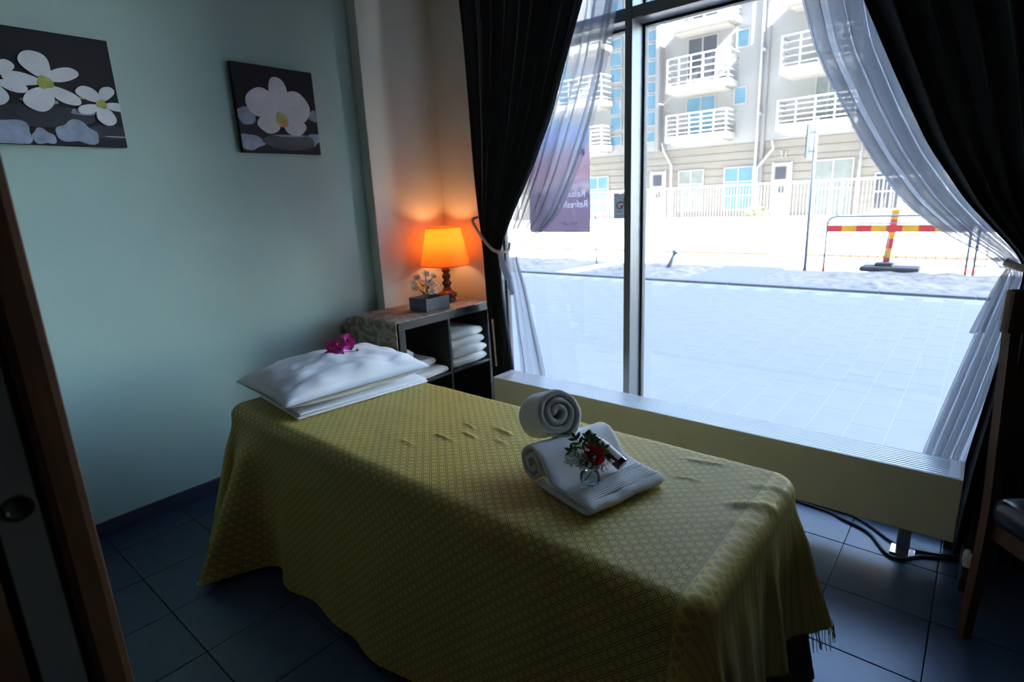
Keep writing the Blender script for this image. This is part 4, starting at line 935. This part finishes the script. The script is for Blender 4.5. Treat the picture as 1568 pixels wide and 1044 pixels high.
# glass jar with rose
jc = O + fv_ * 0.155 + wv_ * -0.06 + Vector((0, 0, 0.041))
jr = empty('glass_jar', jc, 'small clear glass jar holding the rose on the folded towel', 'jar')
MB().lathe([(0.0, 0.0), (0.020, 0.0), (0.0255, 0.004), (0.027, 0.015), (0.026, 0.028), (0.022, 0.036), (0.0215, 0.044), (0.0235, 0.046), (0.0235, 0.048), (0.020, 0.047), (0.0195, 0.036), (0.0235, 0.028), (0.0245, 0.015), (0.023, 0.006), (0.0, 0.004)], jc, 32).build('glass_body', 'jar_glass', jr, True)
rs = empty('red_rose', jc + Vector((0, 0, 0.05)), 'red rose head in the small glass jar', 'flower')
rc = jc + Vector((-0.004, 0.022, 0.070)); ax = Vector((0.45, -0.35, 0.8)).normalized(); a0 = ax.orthogonal().normalized(); b0 = ax.cross(a0)
for k in range(20):
    t = k / 19; ang = k * 2.399; r = 0.004 + 0.020 * t; mb = MB(); d = a0 * math.cos(ang) + b0 * math.sin(ang); tang = ax.cross(d); n_ = 6; vs = []; fs = []
    hgt = 0.027 - 0.005 * t; wd = 0.016 + 0.023 * t
    for i in range(n_ + 1):
        q = i / n_
        for j in range(-3, 4):
            jj = j / 3; curl = (q ** 2) * (0.002 + 0.010 * t * t); rr = r * (0.55 + 0.45 * math.sin(q * PI * 0.62)) + curl; ww = wd * math.sin(PI * (0.25 + 0.55 * q)) * 0.5; a_ = jj * ww / max(rr, 0.004)
            a_ = max(-1.5, min(1.5, a_)); vs.append(rc + (d * math.cos(a_) + tang * math.sin(a_)) * rr + ax * (hgt * q - 0.008 - 0.006 * t - 0.25 * curl))
    for i in range(n_):
        for j in range(6): fs.append((i * 7 + j, i * 7 + j + 1, i * 7 + j + 8, i * 7 + j + 7))
    mb.add(vs, fs).build('petal', 'rose', rs, True)
MB().tube(smooth_path([rc - ax * 0.01, jc + Vector((0.004, 0.002, 0.035)), jc + Vector((-0.012, -0.008, 0.006))]), 0.0016, 6).build('stem', 'leaf', rs, True)
bb = empty('babys_breath', jc + Vector((0, 0, 0.05)), 'tiny white filler blossoms around the red rose', 'flowers')
mb = MB(); mb2 = MB(); rg = random.Random(11)
camv = Vector((0.58, -0.81, 0))
for k in range(95):
    sd = -1 if k % 5 < 3 else 1; c = rc + Vector((0.76, 0.65, 0)) * (rg.gauss(-0.036, 0.014) if sd < 0 else rg.gauss(0.012, 0.016)) + camv * rg.uniform(-0.008, 0.022) + Vector((0, 0, rg.gauss(-0.006, 0.013) if sd < 0 else rg.gauss(-0.022, 0.006)))
    for q in range(4): mb.ball(c + Vector((rg.gauss(0, .0026), rg.gauss(0, .0026), rg.gauss(0, .0026))), 0.0031, 1)
    if k % 2 == 0: mb2.tube([jc + Vector((0, 0, 0.04)), lerp(jc + Vector((0, 0, 0.05)), c, 0.6) + Vector((0, 0, 0.004)), c], 0.0005, 4, False)
tag(mb.build('blossoms', 'petal_white', bb, True), kind='stuff'); mb2.build('stalks', 'stem', bb, True)
fe = empty('fern_sprig', jc + Vector((0, 0, 0.05)), 'green leaf sprig standing up behind the red rose', 'leaves')
for base_d, ln in ((Vector((-0.60, -0.1, 0.8)), 0.062), (Vector((-0.2, 0.35, 0.9)), 0.055), (Vector((0.5, 0.65, 0.45)), 0.045), (Vector((-0.75, -0.4, 0.35)), 0.05)):
    base_d.normalize(); s0_ = rc - Vector((0.012, 0, 0.012)); MB().tube([s0_, s0_ + base_d * ln], 0.0009, 5).build('stalk', 'leaf', fe, True)
    sd = base_d.cross(camv).normalized()
    for k in range(4):
        q = s0_ + base_d * ln * (0.3 + 0.22 * k)
        for sgn in (-1, 1):
            mb = MB(); petal(mb, q, sd * sgn + base_d * 0.7, camv, 0.024, 0.010, 0.1); mb.build('leaflet', 'leaf', fe, True)
    mb = MB(); petal(mb, s0_ + base_d * ln, base_d, camv, 0.022, 0.010, 0.1); mb.build('leaflet', 'leaf', fe, True)
# amber bottle lying against the roll
b1 = O + fv_ * 0.165 + wv_ * 0.052 + Vector((0, 0, 0.060)); bdv = (fv_ * -0.80 + wv_ * -0.16 + Vector((0, 0, 0.42))).normalized()
bo = empty('amber_bottle', b1, 'dark amber bottle with a white label leaning on the towel', 'bottle')
xq = bdv.orthogonal().normalized(); Rb = Matrix((xq, bdv.cross(xq), bdv)).transposed()
MB().lathe([(0.0, 0.0), (0.017, 0.0), (0.0195, 0.002), (0.0195, 0.090), (0.016, 0.100), (0.0095, 0.105), (0.0095, 0.112)], b1, 28, Rb).build('glass_body', 'amber', bo, True)
MB().lathe([(0.013, 0.107), (0.0135, 0.109), (0.0135, 0.135), (0.012, 0.137), (0.0, 0.137)], b1, 24, Rb).build('cap', 'black', bo, True)
lab = []; toward = Vector((0.80, -0.05, 0.75)); toward = (toward - bdv * toward.dot(bdv)).normalized(); sdb = bdv.cross(toward)
MB().grid(lambda u, v: b1 + bdv * lerp(0.014, 0.088, v) + (toward * math.cos(-0.2 + (u - 0.5) * 2.2 + 0.5) + sdb * math.sin(-0.2 + (u - 0.5) * 2.2 + 0.5)) * 0.0199, 14, 3).build('label', 'label', bo, True)

# ================================================================== PICTURES
M['pr_white'] = pm('print_white_petal', (0.68, 0.72, 0.80), 0.5, var=0.12, vscale=12)
M['pr_pale'] = pm('print_pale_reflection', (0.30, 0.36, 0.50), 0.5, var=0.3, vscale=20)
M['pr_yellow'] = pm('print_yellow_green', (0.42, 0.45, 0.12), 0.5, var=0.25, vscale=40)
M['pr_orange'] = pm('print_orange', (0.60, 0.28, 0.10), 0.5, var=0.3, vscale=40)
M['pr_stone'] = pm('print_dark_stone', (0.03, 0.032, 0.05), 0.45, var=0.5, vscale=8)
def picture(y0, y1, z0, z1, label, shapes):
    p = empty('canvas_picture', (XL, (y0 + y1) / 2, z0), label, 'picture')
    MB().box((XL + 0.002, y0, z0), (XL + 0.03, y1, z1), 0.002).build('canvas', 'canvas', p)
    byn = {}
    for layer, (nm, mat, cy, cz, ry, rz, rot, pinch, wob) in enumerate(shapes):
        pts = blob_poly(cy, cz, ry, rz, rot, 36, wob, layer * 1.3, pinch)
        cl = [(max(0.001, min(0.999, a)), max(0.001, min(0.999, b))) for a, b in pts]; sc = z1 - z0
        x = XL + 0.0304 + 0.00025 * layer
        mb = MB(); mb.add([(x, y0 + a * (y1 - y0), z0 + b * (z1 - z0)) for a, b in cl], [tuple(range(36))])
        mb.build(nm, mat, p)
W_, Y_, P_, S_, OR = 'pr_white', 'pr_yellow', 'pr_pale', 'pr_stone', 'pr_orange'
picture(1.395, 1.83, 1.707, 2.127, 'square canvas print of one big white orchid on black', [
    ('printed_water', P_, 0.10, 0.42, 0.13, 0.10, 0.2, 0, 0.12), ('printed_water', P_, 0.10, 0.12, 0.16, 0.09, 0, 0, 0.10), ('printed_water', P_, 0.92, 0.18, 0.11, 0.07, 0.5, 0, 0.1), ('printed_water', P_, 0.95, 0.47, 0.06, 0.07, 0, 0, .1),
    ('printed_stone', S_, 0.60, 0.14, 0.34, 0.10, 0, 0, 0.04), ('printed_water', P_, 0.62, 0.215, 0.22, 0.012, 0.03, 0, 0.1),
    ('printed_petal', W_, 0.52, 0.74, 0.115, 0.15, 0, 0, 0.02), ('printed_petal', W_, 0.31, 0.57, 0.20, 0.17, -0.15, 0, 0.03), ('printed_petal', W_, 0.70, 0.55, 0.215, 0.19, 0.2, 0, 0.03),
    ('printed_petal', W_, 0.36, 0.34, 0.14, 0.11, 0.1, 0, 0.04), ('printed_petal', W_, 0.68, 0.33, 0.15, 0.11, -0.1, 0, 0.04),
    ('printed_center', Y_, 0.52, 0.40, 0.075, 0.085, 0, 0, 0.1), ('printed_lip', OR, 0.545, 0.36, 0.05, 0.05, 0, 0, 0.15)])
def flower(cy, cz, s, a0):
    out = []
    for k in range(5):
        a = a0 + 2 * PI * k / 5; out.append(('printed_petal', W_, cy + s * 0.62 * math.cos(a), cz + 1.35 * s * 0.62 * math.sin(a), s * (0.62 if k % 2 else 0.55), s * (0.50 if k % 2 else 0.36), a, 0.35, 0.03))
    return out + [('printed_center', Y_, cy, cz, s * 0.24, s * 0.30, 0, 0, 0.1)]
picture(0.29, 0.892, 1.707, 2.128, 'wide canvas print of several white orchids over dark stones', [
    ('printed_stone', S_, 0.55, 0.26, 0.30, 0.10, 0, 0, 0.02), ('printed_stone', S_, 0.92, 0.14, 0.14, 0.07, 0, 0, 0.02), ('printed_water', P_, 0.72, 0.12, 0.12, 0.10, -0.3, 0, 0.16), ('printed_water', P_, 0.53, 0.07, 0.06, 0.07, 0.4, 0, 0.14), ('printed_water', P_, 0.36, 0.09, 0.12, 0.12, 0.1, 0, 0.1),
    ('printed_water', P_, 0.96, 0.10, 0.09, 0.006, 0, 0, 0), ('printed_water', P_, 0.80, 0.32, 0.10, 0.03, 0.1, 0, 0.1), ('printed_water', P_, 0.55, 0.39, 0.10, 0.03, 0.0, 0, 0.1)]
    + flower(0.12, 0.50, 0.15, 0.2) + flower(0.34, 0.54, 0.15, 0.9) + [('printed_stalk', Y_, 0.75, 0.44, 0.10, 0.010, 0.05, 0, 0)] + flower(0.60, 0.55, 0.185, 0.55) + flower(0.89, 0.40, 0.135, 1.1))

# ================================================================== CHAIR AT THE RIGHT
ch = empty('dining_chair', (0.085, 2.0, 0), 'dark wooden chair with black vinyl seat at the right edge', 'chair')
for x in (0.085, 0.47):
    MB().tube(smooth_path([(x + 0.02, 2.03, 0.0), (x + 0.005, 2.0, 0.42), (x - 0.008, 2.0, 0.7), (x - 0.01, 2.02, 1.03)]), 0.02, 4).build('rear_leg', 'chair_wood', ch)
    MB().box((x + 0.005, 1.60, 0.0), (x + 0.045, 1.64, 0.44), 0.004).build('front_leg', 'chair_wood', ch)
    MB().box((x + 0.012, 1.64, 0.38), (x + 0.034, 1.99, 0.44), 0.003).build('side_apron', 'chair_wood', ch)
MB().box((0.05, 2.0, 1.0), (0.49, 2.035, 1.12), 0.01).build('top_rail', 'chair_wood', ch)
MB().box((0.10, 2.005, 0.58), (0.46, 2.025, 1.0), 0.004).build('back_panel', 'chair_wood', ch)
MB().box((0.115, 1.602, 0.38), (0.475, 1.625, 0.44), 0.003).build('front_apron', 'chair_wood', ch)
MB().box((0.07, 1.57, 0.44), (0.52, 1.985, 0.525), 0.035).build('seat', 'seat_vinyl', ch, True)
ch.rotation_euler = (0, 0, math.radians(38)); ch.location.x += 0.02
